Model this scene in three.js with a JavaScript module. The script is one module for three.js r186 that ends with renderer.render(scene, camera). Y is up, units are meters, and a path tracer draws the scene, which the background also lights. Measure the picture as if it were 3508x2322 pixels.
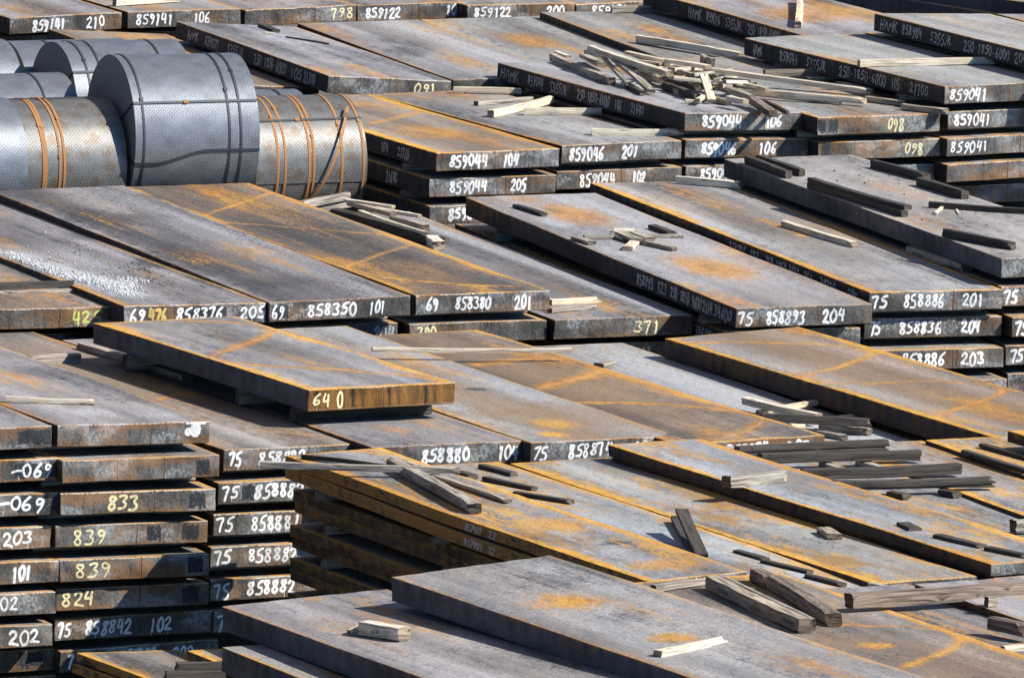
import * as THREE from 'three';
import { Sky } from 'three/addons/objects/Sky.js';
import { mergeGeometries } from 'three/addons/utils/BufferGeometryUtils.js';

// ---------------------------------------------------------------- camera, sky, sun, exposure
const scene = new THREE.Scene();
const camera = new THREE.PerspectiveCamera(2 * Math.atan(1161 / 34000) * 180 / Math.PI, 1024 / 677, 1, 600);
camera.position.set(0, 20.7, 115);
camera.rotation.order = 'YXZ';
camera.rotation.set(-8.47 * Math.PI / 180, 0, 1.77 * Math.PI / 180);

const renderer = new THREE.WebGLRenderer({ antialias: true });
renderer.toneMapping = THREE.LinearToneMapping;
renderer.toneMappingExposure = 1.46;
renderer.shadowMap.enabled = true;

const sunDir = new THREE.Vector3(1.12, 1.0, 0.31).normalize();
const sky = new Sky();
sky.name = 'sky';
sky.scale.setScalar(450);
Object.assign(sky.material.uniforms.turbidity, { value: 5 });
sky.material.uniforms.rayleigh.value = 0.8;
sky.material.uniforms.mieCoefficient.value = 0.004;
sky.material.uniforms.sunPosition.value.copy(sunDir);
scene.add(sky);
scene.environmentIntensity = 0.14;

const sun = new THREE.DirectionalLight(new THREE.Color(1.0, 0.932, 0.815), 5.0);
sun.name = 'sun';
sun.position.copy(sunDir).multiplyScalar(80).add(new THREE.Vector3(0, 3, 0));
sun.target.position.set(0, 3, 0);
sun.castShadow = true;
sun.shadow.mapSize.set(4096, 4096);
Object.assign(sun.shadow.camera, { left: -40, right: 40, top: 40, bottom: -40, near: 1, far: 200 });
scene.add(sun, sun.target);

const SLABS = [
["A","steel_slab","slab","slab lettered 859044 106 carrying the jumbled wood pile",null,[2.253,4.01,-18.351],25.17,-1.1,-0.54,1.889,0.25,6.065,[0.72,0.25,0.05,0.35,0.25],[0.32,0.35],[["859044",0.13,0.455,"w"],["106",0.64,0.78,"w"]],[["HVMK",0.02,0.12],["859044",0.168,0.253],["S355JR",0.29,0.384],["250.1850.6000",0.44,0.61],["106",0.637,0.676],["21640",0.72,0.786]],[],[],[[1.0,3,0.3,4,"w",0.5]],0.5],
["O1","steel_slab","slab","rusty slab with yellow 098 on its end, topmost of its stack",null,[4.049,3.96,-18.676],25.18,0.34,0.32,1.899,0.25,6.122,[0.6,0.4,0.3,0.7,0.2],[0.3,0.7],[["098",0.57,0.7,"y"]],[],[[0.01,0.07],[0.1,0.17]],[],[],0.5],
["B","steel_slab","slab","slab with white 859041 on its end, topmost of its stack, sided 105 21700",null,[5.804,4.34,-19.476],26.52,0.84,-0.37,1.85,0.25,5.938,[0.72,0.2,0.04,0.3,0.15],[0.4,0.35],[["859041",0.04,0.36,"w"]],[["HVMK",0.05,0.1],["859041",0.186,0.278],["S355JR",0.32,0.42],["250.1850.6000",0.484,0.715],["105",0.74,0.78],["21700",0.83,0.92]],[],[],[[0.9,3,0.2,4,"w",0.6]],0.5],
["C","steel_slab","slab","tilted violet grey slab sided 859077 with yellow 091 on its end",null,[-2.683,3.85,-22.586],22.86,-3.47,0.41,1.878,0.25,6.016,[0.62,0.25,0.06,0.35,0.3],[0.5,0.3],[["091",0.69,0.88,"y"]],[["HVMK",0.085,0.158],["859077",0.2,0.29],["S355JR",0.345,0.45],["250.1850.6000",0.525,0.735],["105",0.76,0.84],["21700",0.85,0.92]],[],[],[[-0.02,0.65,0.39,0.42,"b",0.5]],0.5],
["C2","steel_slab","slab","pale violet grey slab, its end behind the wood pile slab, beside slab sided 859077",null,[-0.957,3.73,-23.482],22.73,0.68,0.83,1.891,0.25,6.018,[0.72,0.2,0.05,0.35,0.35],[0.5,0.35],[],[],[],[],[[0.48,2.85,0.24,0.55,"k",0.7],[0.63,4.0,0.1,0.28,"k",0.6]],0.5],
["C3","steel_slab","slab","grey slab with a long orange stain behind the wood pile",null,[0.633,3.71,-24.737],20.94,0.97,0.59,1.891,0.25,6.0,[0.68,0.35,0.2,0.4,0.25],[0.5,0.35],[],[],[],[],[[0.8,3.35,0.3,0.69,"o",0.8]],0.5],
["C4","steel_slab","slab","grey slab half in the shadow of the slab sided 859016",null,[2.291,3.85,-25.056],19.78,-0.0,0.47,1.85,0.25,6.0,[0.66,0.45,0.2,0.35,0.25],[0.5,0.35],[],[],[],[],[],0.5],
["R2a","steel_slab","slab","brown stained slab behind the coils, left of the slab sided 859077",null,[-4.517,3.65,-22.91],23.2,-3.37,0.37,1.859,0.25,6.043,[0.45,0.75,0.35,0.5,0.2],[0.6,0.3],[],[],[],[],[[1.25,5.54,0.4,0.37,"o",0.7],[1.4,4.0,0.16,0.36,"o",0.9]],0.5],
["D","steel_slab","slab","yellow rimmed slab lettered 859044 104 beside the rust strapped coil",null,[-1.087,3.65,-16.073],26.02,0.38,-0.21,1.849,0.25,6.055,[0.55,0.6,0.6,1.1,0.3],[0.4,0.5],[["859044",0.1,0.41,"w"],["104",0.53,0.66,"w"]],[["104",0.71,0.75],["21760",0.8,0.86]],[],[[0.09,0.7,[[1.23,5.13],[1.76,4.73],[1.77,4.1],[0.88,3.4],[0.33,2.93]]],[0.05,0.6,[[0.92,2.4],[0.83,1.33],[1.59,0.82]]]],[[0.76,2.08,0.44,0.65,"o",0.6],[1.31,5.05,0.23,0.28,"o",0.6]],0.7],
["E","steel_slab","slab","slab lettered 859046 201 with fresh beams lying on it",null,[0.584,3.649,-17.254],26.42,0.51,-0.42,1.825,0.25,6.003,[0.66,0.35,0.15,0.55,0.25],[0.38,0.45],[["859046",0.07,0.35,"w"],["201",0.5,0.63,"w"]],[],[],[],[[0.93,5.56,0.3,0.29,"b",0.4]],0.5],
["T0","steel_slab","slab","far row slab lettered 859141 210, its dark side showing at the picture edge",null,[-7.559,3.601,-30.421],28.6,1.01,0.7,1.838,0.25,6.0,[0.55,0.5,0.35,0.6,0.2],[0.55,0.5],[["859141",0.2,0.5,"w"],["210",0.68,0.85,"w"]],[],[],[],[],0.5],
["T1","steel_slab","slab","far row slab lettered 859141 106, carrying a pale board",null,[-5.866,3.6,-31.657],25.32,0.27,-0.07,1.829,0.25,6.0,[0.6,0.4,0.25,0.6,0.2],[0.5,0.35],[["859141",0.07,0.4,"w"],["106",0.58,0.73,"w"]],[],[],[],[],0.5],
["T2","steel_slab","slab","steel slab with yellow 798 on its end in the far row",null,[-4.156,3.55,-32.768],27.65,1.08,0.04,1.856,0.25,6.0,[0.6,0.5,0.5,0.7,0.2],[0.5,0.45],[["798",0.77,0.97,"y"]],[],[],[],[],0.5],
["T3","steel_slab","slab","far row slab lettered 859122 109, next to the yellow lettered one",null,[-2.497,3.5,-34.311],26.18,0.32,-0.04,1.813,0.25,6.0,[0.5,0.4,0.3,0.7,0.2],[0.5,0.45],[["859122",0.07,0.4,"w"],["109",0.82,0.97,"w"]],[],[],[],[],0.5],
["T4","steel_slab","slab","far row slab with rusty end lettered 859122 200, behind the shaded slab",null,[-0.826,3.5,-34.713],25.92,0.12,0.0,1.81,0.25,6.0,[0.5,0.4,0.3,0.7,0.2],[0.55,0.6],[["859122",0.06,0.41,"w"],["200",0.73,0.9,"w"]],[],[],[],[],0.5],
["T5","steel_slab","slab","far row slab at the end next to the slab 859122 200",null,[0.818,3.45,-35.722],29.01,1.38,0.0,1.85,0.25,6.0,[0.5,0.4,0.3,0.7,0.2],[0.55,0.5],[["859121",0.14,0.5,"w"]],[],[],[],[],0.5],
["V","steel_slab","slab","slab sided 859016 with broad orange rust on top",null,[4.222,4.201,-25.776],24.1,2.98,0.1,1.972,0.25,6.0,[0.7,0.4,0.5,0.45,0.2],[0.5,0.4],[],[["HVMK",0.27,0.345],["859016",0.37,0.45],["S355JR",0.48,0.57],["250.1850.6000",0.61,0.79],["105",0.82,0.86]],[],[],[[1.07,2.42,0.59,0.96,"o",0.8]],0.5],
["X","steel_slab","slab","slab sided 858984 at the right edge of the yard rows",null,[7.496,4.701,-19.788],24.48,-1.28,-0.42,1.853,0.25,5.999,[0.7,0.35,0.1,0.45,0.2],[0.5,0.4],[],[["HVMK",0.035,0.125],["858984",0.15,0.255],["S355JR",0.3,0.41],["250.1850.6000",0.475,0.705],["204",0.73,0.79]],[],[],[],0.5],
["F","steel_slab","slab","slab lettered 75 858893 204 with orange streaks on top",null,[2.737,3.199,-5.626],20.74,0.56,0.43,1.836,0.25,9.63,[0.74,0.3,0.12,0.3,0.2],[0.5,0.3],[["75",0.02,0.13,"w"],["858893",0.22,0.5,"w"],["204",0.63,0.79,"w"]],[["858893",0.65,0.71],["S23",0.725,0.757],["250.1850.9600",0.77,0.88],["204",0.885,0.92],["34600",0.925,0.985]],[],[],[[1.2,6,0.4,4,"w",0.4],[0.86,7.98,0.38,0.85,"o",0.8],[0.94,3.09,0.46,0.97,"o",0.9],[0.69,9.24,0.22,0.38,"o",0.6],[0.37,7.27,0.17,0.37,"w",0.8]],0.5],
["G","steel_slab","slab","slab lettered 75 858886 201 with orange rust along its rim",null,[4.417,3.3,-6.722],21.0,-0.29,0.41,1.81,0.25,9.615,[0.68,0.45,0.18,0.95,0.25],[0.42,0.3],[["75",0.02,0.13,"w"],["858886",0.25,0.56,"w"],["201",0.69,0.85,"w"]],[["858886",0.516,0.572],["S23",0.588,0.617],["250.1850.9600",0.64,0.76],["201",0.776,0.807],["34720",0.83,0.885],["204",0.925,0.957]],[],[[0.07,0.7,[[1.01,6.05],[1.02,4.63]]]],[],0.5],
["H","steel_slab","slab","slab lettered 69 858380 201 with rust brown top and pale looping lines",null,[-1.2,3.25,-5.574],23.2,0.38,-0.1,1.784,0.25,10.103,[0.22,0.85,0.45,0.75,0.65],[0.5,0.45],[["69",0.08,0.17,"w"],["858380",0.29,0.57,"w"],["201",0.74,0.88,"w"]],[],[],[[0.05,1,[[1.72,9.15],[0.82,8.2],[0.22,7.53],[0.02,7.2],[0.06,6.65],[0.35,6.3],[1.15,5.6],[1.95,4.92]]],[0.05,1,[[1.74,4.31],[0.81,3.25],[0.2,2.68],[0.04,2.37],[0.07,1.81],[0.67,1.08],[1.49,0.34]]]],[[0.9,5,0.5,5,"k",0.45]],0.5],
["W","steel_slab","slab","plain grey slab carrying blackened timbers, set above slab 858886 201",null,[6.075,3.649,-7.592],20.33,0.84,-0.08,1.872,0.25,9.546,[0.72,0.12,0.0,0.12,0.12],[0.4,0.3],[],[],[],[],[[1.2,4.54,0.17,0.29,"k",0.1]],0.15],
["Z","steel_slab","slab","slab with yellow 371 on its end",null,[0.517,2.9,-6.248],22.88,0.46,-0.01,1.869,0.25,9.4,[0.62,0.3,0.03,0.25,0.45],[0.45,0.5],[["371",0.57,0.76,"y"]],[],[],[],[[1.6,5,0.12,6,"w",0.8]],0.5],
["K0","steel_slab","slab","brown slab with green yellow 425 on its end",null,[-6.449,3.2,-3.527],23.46,-0.12,0.02,1.85,0.25,9.6,[0.4,0.8,0.4,0.5,0.3],[0.4,0.8],[["425",0.64,0.86,"n"]],[],[],[[0.04,0.3,[[0.82,1.46],[1.64,0.92]]]],[],0.5],
["K1","steel_slab","slab","slab lettered 69 858376 205 strewn with white gravel",null,[-4.701,3.28,-3.701],23.52,-0.43,-0.12,1.853,0.25,9.6,[0.5,0.25,0.1,0.6,0.6],[0.5,0.5],[["69",0.04,0.15,"w"],["476",0.17,0.3,"o"],["858376",0.36,0.7,"w"],["205",0.81,0.99,"w"]],[],[[0.4,0.72]],[],[[1.67,3.5,0.25,0.53,"k",1.2],[1.89,1.87,0.28,0.56,"k",0.9],[1.67,5.96,0.22,0.4,"k",0.6],[0.26,4.41,0.25,0.39,"w",1.0],[0.33,3.39,0.28,0.43,"w",1.1],[0.42,2.48,0.32,0.56,"w",1.4],[0.49,1.88,0.31,0.56,"w",1.5],[0.42,1.12,0.28,0.46,"w",1.0],[0.86,3.82,0.49,1.16,"w",0.5]],0.5],
["K2","steel_slab","slab","slab lettered 69 858350 101 with soot dark stretches on its top",null,[-2.976,3.28,-4.408],23.85,0.85,0.41,1.865,0.25,9.599,[0.56,0.3,0.12,0.25,0.85],[0.55,0.2],[["69",0.02,0.11,"w"],["858350",0.27,0.62,"w"],["101",0.71,0.83,"w"]],[],[[0.02,0.14]],[],[[1.4,5,0.3,5,"w",0.5],[0.35,5,0.3,6,"k",0.6],[0.55,7.03,0.69,0.72,"k",0.7],[0.82,1.38,0.53,0.5,"k",0.6]],0.5],
["S1","steel_slab","slab","slab lettered 75 858882, topmost of its tall stack beside slab 858880 104",null,[-3.195,3.06,5.578],26.35,-0.39,-0.8,1.834,0.25,9.564,[0.52,0.55,0.25,0.6,0.3],[0.45,0.35],[["75",0.04,0.13,"w"],["858882",0.24,0.56,"w"]],[],[],[[0.06,0.7,[[1.55,6.08],[1.6,4.42],[0.83,3.67]]],[0.06,0.7,[[1.0,1.34],[1.42,1.04],[1.63,0.58]]]],[[1.0,4,0.5,4,"b",0.4]],0.5],
["S2","steel_slab","slab","slab lettered 858880 104 in front of the short brown ended slab",null,[-1.538,3.1,5.358],24.22,0.2,-1.2,1.85,0.25,9.504,[0.6,0.3,0.12,0.4,0.45],[0.5,0.35],[["858880",0.33,0.65,"w"],["104",0.83,0.97,"w"]],[],[],[],[[0.8,1.23,0.17,0.34,"o",0.5]],0.5],
["S3","steel_slab","slab","slab lettered 75 858874 with a long bright yellow rust stain",null,[0.243,3.119,4.794],24.47,0.45,-0.86,1.828,0.25,9.501,[0.68,0.45,0.25,0.55,0.2],[0.42,0.45],[["75",0.02,0.12,"w"],["858874",0.26,0.55,"w"],["104",0.7,0.85,"w"]],[],[],[],[[1.6,5,0.2,6,"w",0.7],[0.8,4.5,0.4,5.5,"b",0.9],[0.9,1.3,0.22,0.4,"y",1.0],[0.51,0.52,0.13,0.2,"y",0.9],[1.33,1.71,0.62,1.3,"b",0.8],[1.13,4.07,0.14,0.15,"k",1.2],[0.45,2.17,0.43,0.49,"b",0.6]],0.5],
["S4","steel_slab","slab","slab lettered 8874 203 with wide orange looping lines on top",null,[1.9,3.14,4.725],24.93,0.97,-1.1,1.85,0.25,9.472,[0.42,0.65,0.22,0.9,0.35],[0.35,1.3],[["858874",0.33,0.62,"w"],["203",0.72,0.9,"w"]],[],[],[[0.14,1,[[0.58,6.65],[1.4,6.99],[1.84,6.5],[1.86,5.93],[1.63,5.51],[0.39,4.56]]],[0.11,1,[[0.29,3.48],[1.0,3.03],[1.65,2.31],[1.79,1.72],[1.71,1.28],[1.19,0.64],[0.62,0.18]]],[0.13,1,[[1.87,7.27],[1.82,5.85],[1.82,3.55],[1.83,1.37]]]],[[1.0,5,0.6,5,"b",0.5]],0.5],
["S5","steel_slab","slab","pale grey slab next to the looped slab 8874 203",null,[3.788,2.82,4.439],25.35,0.11,0.02,1.85,0.25,9.6,[0.74,0.2,0.06,0.3,0.25],[0.45,0.4],[],[],[],[],[[1.3,5,0.35,5,"w",0.6]],0.5],
["I","steel_slab","slab","short slab with brown rusted end and yellow 64, laid alone on spacers",null,[-2.287,3.49,3.841],28.06,0.13,-0.49,1.873,0.25,5.681,[0.62,0.4,0.2,1.1,0.35],[0.3,1.5],[["64",0.03,0.15,"y"],["0",0.19,0.24,"y"]],[],[],[[0.09,1,[[1.17,5.46],[1.8,4.88],[1.7,4.23],[0.83,3.39],[-0.01,2.64],[-0.01,2.14],[1.37,1.11],[1.66,0.59],[1.78,0.02]]]],[[1.19,3.86,0.13,0.17,"w",0.2]],0.35],
["AA","steel_slab","slab","long slab with three rust loops on top and plain dark brown side",null,[6.14,3.178,4.885],26.26,2.39,-0.62,1.833,0.25,9.701,[0.56,0.65,0.4,0.85,0.3],[0.4,0.8],[],[],[],[[0.07,1,[[-0.04,9.35],[0.92,8.71],[1.61,8.24],[1.76,7.8],[1.67,7.46],[1.28,7.05],[0.19,6.39],[0.03,6.14],[0.03,5.81]]],[0.06,1,[[0.13,5.61],[1.07,5.25],[1.75,4.72],[1.71,4.27],[1.3,3.76],[0.29,3.2],[0.13,3.02],[0.03,2.5]]]],[[0.3,5,0.25,5,"w",0.5],[0.9,5,0.5,5,"b",0.6]],1.2],
["M0","steel_slab","slab","slab with a white paint splash on its rusty end",null,[-4.999,3.449,6.646],25.57,-0.84,-0.62,1.85,0.25,9.6,[0.6,0.15,0.03,0.35,0.4],[0.35,0.75],[],[],[],[[0.04,0.8,[[-0.01,1.63],[-0.03,0.3]]]],[[1.42,3.93,0.32,0.52,"k",0.5],[1.66,1.71,0.2,0.33,"k",0.5],[0.79,0.88,0.2,0.37,"w",0.9],[1.51,0.58,0.32,0.25,"w",0.5]],0.5],
["P1","steel_plate","plate","yellow rimmed thick plate, topmost of the dark plate stack",null,[1.457,3.28,14.66],25.53,2.04,-0.84,1.176,0.13,9.134,[0.6,0.3,0.8,1.0,0.2],[0.4,1.2],[["8574091",0.2,0.8,"w"]],[["857409",0.515,0.562],["22",0.58,0.6]],[],[],[[0.7,3.57,0.35,0.45,"o",0.9],[0.61,0.82,0.41,0.3,"o",0.8],[0.73,2.25,0.17,0.12,"k",1.0],[0.84,5.9,0.21,0.2,"o",0.8]],2.2],
["P3","steel_plate","plate","blue grey plate with the most yellow rust flakes, between two sunken gaps",null,[3.785,3.299,14.458],25.05,1.04,-1.14,1.217,0.13,8.919,[0.74,0.3,0.88,1.0,0.15],[0.5,0.5],[],[],[],[],[],1.1],
["P4","steel_plate","plate","raised blue grey plate with dark rusty side, bearing short bars",null,[5.022,3.448,13.976],26.46,0.75,-0.76,1.158,0.13,8.798,[0.74,0.2,0.48,0.85,0.2],[0.4,0.2],[],[],[],[],[],1.1],
["K","steel_slab","slab","violet grey slab with two orange spots and a fresh short beam",null,[3.91,3.65,25.741],31.61,3.14,0.66,1.863,0.25,9.603,[0.66,0.25,0.05,0.4,0.35],[0.5,0.4],[],[],[],[],[[0.82,7.57,0.36,0.42,"o",1.1],[0.8,5.61,0.24,0.26,"o",1.1],[1.32,8.47,0.28,0.36,"k",0.4],[0.96,6.64,0.27,0.31,"k",0.5]],0.3],
["L","steel_slab","slab","violet grey slab carrying a splintered pale block",null,[1.651,3.499,25.827],27.64,2.53,-0.85,1.85,0.25,9.666,[0.68,0.2,0.06,0.35,0.35],[0.5,0.4],[],[],[],[],[[0.96,9.47,0.1,0.11,"o",0.7],[1.46,9.22,0.1,0.11,"o",0.3]],0.3],
["Q1","steel_slab","slab","slab with a yellow rimmed edge and big rust loop under two heavy beams",null,[5.411,3.7,25.253],26.5,0.61,-0.56,1.85,0.25,9.6,[0.46,0.6,0.42,1.0,0.4],[0.4,0.5],[],[],[],[[0.06,1,[[0.81,6.6],[1.68,6.14],[1.8,5.81],[1.71,5.51],[1.37,5.1],[0.34,4.25]]],[0.09,1,[[1.84,9.69],[1.84,7.58],[1.84,4.51]]]],[[0.76,5.47,0.16,0.17,"o",1.0],[0.49,5.77,0.36,0.39,"b",0.7]],0.5],
["P2","steel_plate","plate","blue grey plate with thin dark bars and a leaning plank on it",null,[3.386,3.25,16.099],27.47,-0.18,-0.32,1.25,0.13,10.0,[0.74,0.25,0.45,0.75,0.15],[0.5,0.5],[],[],[],[],[],0.8],
["P5","steel_plate","plate","blue grey plate under the row of dark crib beams",null,[7.035,3.22,14.122],28.91,-0.0,-0.05,1.2,0.13,10.0,[0.76,0.15,0.3,0.7,0.15],[0.5,0.5],[],[],[],[],[],0.8],
["P5b","steel_plate","plate","yellow flaked plate at the end of the dark crib beams",null,[7.696,3.24,14.223],24.46,-0.01,0.1,1.2,0.13,10.0,[0.55,0.4,1.1,1.0,0.2],[0.5,0.5],[],[],[],[],[],0.8],
["P6","steel_plate","plate","flaked plate with two thin dark bars",null,[8.828,3.28,13.965],24.54,0.1,0.15,1.2,0.13,10.0,[0.66,0.3,0.9,0.95,0.2],[0.5,0.5],[],[],[],[],[],0.8],
["P7","steel_plate","plate","rust yellow plate corner above the plate with two thin bars",null,[10.256,3.53,14.275],27.93,-0.06,0.0,1.2,0.13,10.0,[0.4,0.4,1.2,1.2,0.2],[0.5,0.8],[],[],[],[],[],1.4],
["Q2","steel_slab","slab","grey brown slab crossed by the long heavy beam",null,[6.99,3.65,25.496],28.27,-0.2,-0.19,1.85,0.25,9.6,[0.6,0.35,0.15,0.35,0.55],[0.4,0.5],[],[],[],[[0.05,0.5,[[1.12,8.6],[1.14,6.14]]]],[],0.5],
["Q3","steel_slab","slab","pale slab beside the one crossed by the heavy beam, with dark beam",null,[8.676,3.65,25.214],28.29,0.73,0.36,1.85,0.25,9.6,[0.72,0.2,0.03,0.35,0.25],[0.4,0.5],[],[],[],[],[],0.5],
["A2","steel_slab","slab","slab lettered 859046 106 directly under the wood pile slab",null,[2.275,3.65,-18.274],24.8,-0.83,0.0,1.86,0.25,6.0,[0.6,0.4,0.2,0.5,0.2],[0.4,0.4],[["859046",0.12,0.41,"w"],["106",0.59,0.73,"w"]],[],[],[],[],0.5],
["A3","steel_slab","slab","slab half hidden at the bottom of the wood pile stack",null,[2.276,3.29,-18.254],25.17,0.0,0.0,1.85,0.25,6.0,[0.6,0.4,0.2,0.5,0.2],[0.35,0.3],[["859042",0.12,0.4,"w"]],[],[],[],[],0.5],
["O2","steel_slab","slab","rusty slab with yellow 098 on its end, second of its stack",null,[4.085,3.61,-18.792],25.17,0.12,0.0,1.881,0.25,6.0,[0.6,0.4,0.3,0.7,0.2],[0.35,0.75],[["098",0.7,0.85,"y"]],[],[[0.03,0.1]],[],[],0.5],
["O3","steel_slab","slab","slab below the two slabs with yellow 098",null,[4.066,3.25,-18.883],25.18,-0.0,0.0,1.85,0.25,6.0,[0.6,0.4,0.3,0.7,0.2],[0.35,0.5],[],[],[],[],[],0.5],
["B2","steel_slab","slab","slab with white 859041 on its end, second of its stack",null,[5.871,3.98,-19.605],26.73,0.47,0.0,1.85,0.25,6.0,[0.6,0.4,0.2,0.5,0.2],[0.35,0.4],[["859041",0.05,0.36,"w"]],[],[],[],[],0.5],
["B3","steel_slab","slab","slab with white 859041 on its end, third of its stack",null,[5.854,3.63,-19.441],26.9,0.81,0.0,1.85,0.25,6.0,[0.6,0.4,0.2,0.5,0.2],[0.3,0.3],[["859041",0.03,0.35,"w"]],[],[],[],[],0.5],
["B4","steel_slab","slab","orange rusted slab end below the three slabs lettered 859041",null,[5.863,3.28,-19.348],27.09,1.16,0.0,1.85,0.25,6.0,[0.6,0.4,0.4,0.6,0.2],[0.32,0.8],[],[],[],[],[],0.5],
["B5","steel_slab","slab","lowest visible slab below the slabs lettered 859041",null,[5.855,2.92,-19.764],26.82,0.62,0.0,1.85,0.25,6.0,[0.6,0.4,0.2,0.5,0.2],[0.35,0.4],[],[],[],[],[],0.5],
["D2","steel_slab","slab","slab lettered 859044 205 beneath the yellow rimmed slab by the coil",null,[-1.167,3.29,-16.139],26.01,0.15,0.0,1.885,0.25,6.0,[0.5,0.4,0.2,0.5,0.2],[0.4,0.4],[["859044",0.16,0.45,"w"],["205",0.63,0.76,"w"]],[["21640",0.77,0.83]],[],[],[],0.5],
["D3","steel_slab","slab","third slab down beneath the yellow rimmed slab by the coil",null,[-1.146,2.93,-16.107],26.02,0.0,0.0,1.85,0.25,6.0,[0.5,0.4,0.2,0.6,0.2],[0.4,0.4],[["859044",0.14,0.45,"w"]],[],[],[],[],0.5],
["E2","steel_slab","slab","slab lettered 859044 102 under the slab with four fresh beams",null,[0.537,3.29,-17.322],26.43,0.21,0.0,1.889,0.25,6.0,[0.6,0.4,0.2,0.6,0.2],[0.38,0.4],[["859044",0.18,0.46,"w"],["102",0.6,0.7,"w"]],[],[],[],[],0.5],
["H2","steel_slab","slab","slab with yellow 390 below the slab lettered 69 858380 201",null,[-1.274,2.89,-5.577],23.24,0.03,0.0,1.835,0.25,9.6,[0.4,0.5,0.3,0.6,0.3],[0.5,0.3],[["390",0.06,0.2,"y"]],[],[],[],[],0.5],
["K2b","steel_slab","slab","slab with chalky 204 below the slab lettered 69 858350 101",null,[-3.103,2.92,-4.715],23.85,-0.0,0.0,1.85,0.25,9.6,[0.4,0.4,0.2,0.3,0.4],[0.6,0.2],[["204",0.82,0.97,"c"]],[],[],[],[],0.5],
["K0b","steel_slab","slab","dark slab below the slab with green yellow 425",null,[-6.497,2.82,-3.956],23.46,0.0,0.0,1.85,0.25,9.6,[0.4,0.4,0.2,0.3,0.4],[0.6,0.3],[],[],[],[],[],0.5],
["Z2","steel_slab","slab","slab with yellow strokes below the slab with yellow 371",null,[0.582,2.54,-6.602],22.88,-0.0,0.0,1.85,0.25,9.6,[0.5,0.4,0.2,0.5,0.3],[0.45,0.4],[["11",0.6,0.68,"y"]],[],[],[],[],0.5],
["F2","steel_slab","slab","shadowed slab under the orange streaked slab 858893 204",null,[2.596,2.84,-6.159],20.74,0.0,0.0,1.85,0.25,9.6,[0.4,0.6,0.5,0.6,0.3],[0.5,0.3],[],[["34600",0.9,0.96]],[],[],[],0.5],
["G2","steel_slab","slab","shaded slab lettered 75 858836 204, directly under the rust rimmed one",null,[4.372,2.94,-6.842],20.89,-0.22,0.0,1.849,0.25,9.6,[0.6,0.4,0.2,0.5,0.2],[0.5,0.3],[["75",0.04,0.12,"w"],["858836",0.25,0.56,"w"],["204",0.71,0.85,"w"]],[],[],[],[],0.5],
["G3","steel_slab","slab","slab lettered 858886 203, partly behind the slab with rust loops",null,[4.407,2.58,-6.583],21.0,0.0,0.0,1.85,0.25,9.6,[0.6,0.4,0.2,0.5,0.2],[0.45,0.35],[["75",0.04,0.13,"w"],["858886",0.25,0.57,"w"],["203",0.68,0.86,"w"]],[],[],[],[],0.5],
["G4","steel_slab","slab","lowest visible slab in the stack of the rust rimmed slab",null,[4.448,2.22,-6.368],21.0,-0.0,0.0,1.85,0.25,9.6,[0.6,0.4,0.2,0.5,0.2],[0.45,0.35],[],[],[],[],[],0.5],
["N1","steel_slab","slab","slab with a white 75 under the blackened timbers slab, topmost there",null,[6.081,3.3,-7.552],21.0,0.0,0.0,1.85,0.25,9.6,[0.6,0.4,0.2,0.5,0.2],[0.4,0.3],[["75",0.02,0.13,"w"],["858847",0.25,0.56,"w"]],[],[],[],[],0.5],
["N2","steel_slab","slab","slab with a white 75 under the blackened timbers slab, second there",null,[6.224,2.94,-7.396],21.0,0.0,0.0,1.85,0.25,9.6,[0.6,0.4,0.2,0.5,0.2],[0.4,0.45],[["75",0.02,0.13,"w"]],[],[],[],[],0.5],
["N3","steel_slab","slab","orange cornered slab with a white 75 under the blackened timbers slab, third there",null,[6.161,2.58,-7.412],21.0,0.0,0.0,1.85,0.25,9.6,[0.6,0.4,0.2,0.5,0.2],[0.4,0.5],[["75",0.03,0.13,"w"]],[],[],[],[],0.5],
["S1_2","steel_slab","slab","slab with white 75 and 8588, second in the stack under slab 75 858882",null,[-3.227,2.69,5.657],26.35,0.0,0.0,1.85,0.25,9.6,[0.5,0.4,0.2,0.5,0.2],[0.38,0.35],[["75",0.02,0.13,"w"],["858882",0.24,0.57,"w"]],[],[[0.16,0.24]],[],[],0.5],
["S1_3","steel_slab","slab","slab with white 75 and 8588, third in the stack under slab 75 858882",null,[-3.269,2.32,5.606],26.35,0.0,0.0,1.85,0.25,9.6,[0.5,0.4,0.2,0.5,0.2],[0.38,0.35],[["75",0.02,0.13,"w"],["858881",0.24,0.57,"w"]],[],[],[],[],0.5],
["S1_4","steel_slab","slab","slab with white 75 and 8588, fourth in the stack under slab 75 858882",null,[-3.29,1.95,5.609],26.35,0.0,0.0,1.85,0.25,9.6,[0.5,0.4,0.2,0.5,0.2],[0.38,0.35],[["75",0.02,0.13,"w"],["858882",0.24,0.57,"w"]],[],[],[],[],0.5],
["S1_5","steel_slab","slab","slab with white 75 and 8588, fifth in the stack under slab 75 858882",null,[-3.294,1.58,5.596],26.35,0.0,0.0,1.85,0.25,9.6,[0.5,0.4,0.2,0.5,0.2],[0.38,0.35],[["75",0.02,0.13,"w"],["858882",0.24,0.57,"w"]],[],[],[],[],0.5],
["S1_6","steel_slab","slab","slab with white 75 and 8588, sixth in the stack under slab 75 858882",null,[-3.253,1.22,5.599],26.35,0.0,0.0,1.85,0.25,9.6,[0.5,0.4,0.2,0.5,0.2],[0.38,0.35],[["75",0.02,0.13,"w"],["858840",0.24,0.57,"w"]],[],[],[],[],0.5],
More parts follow.
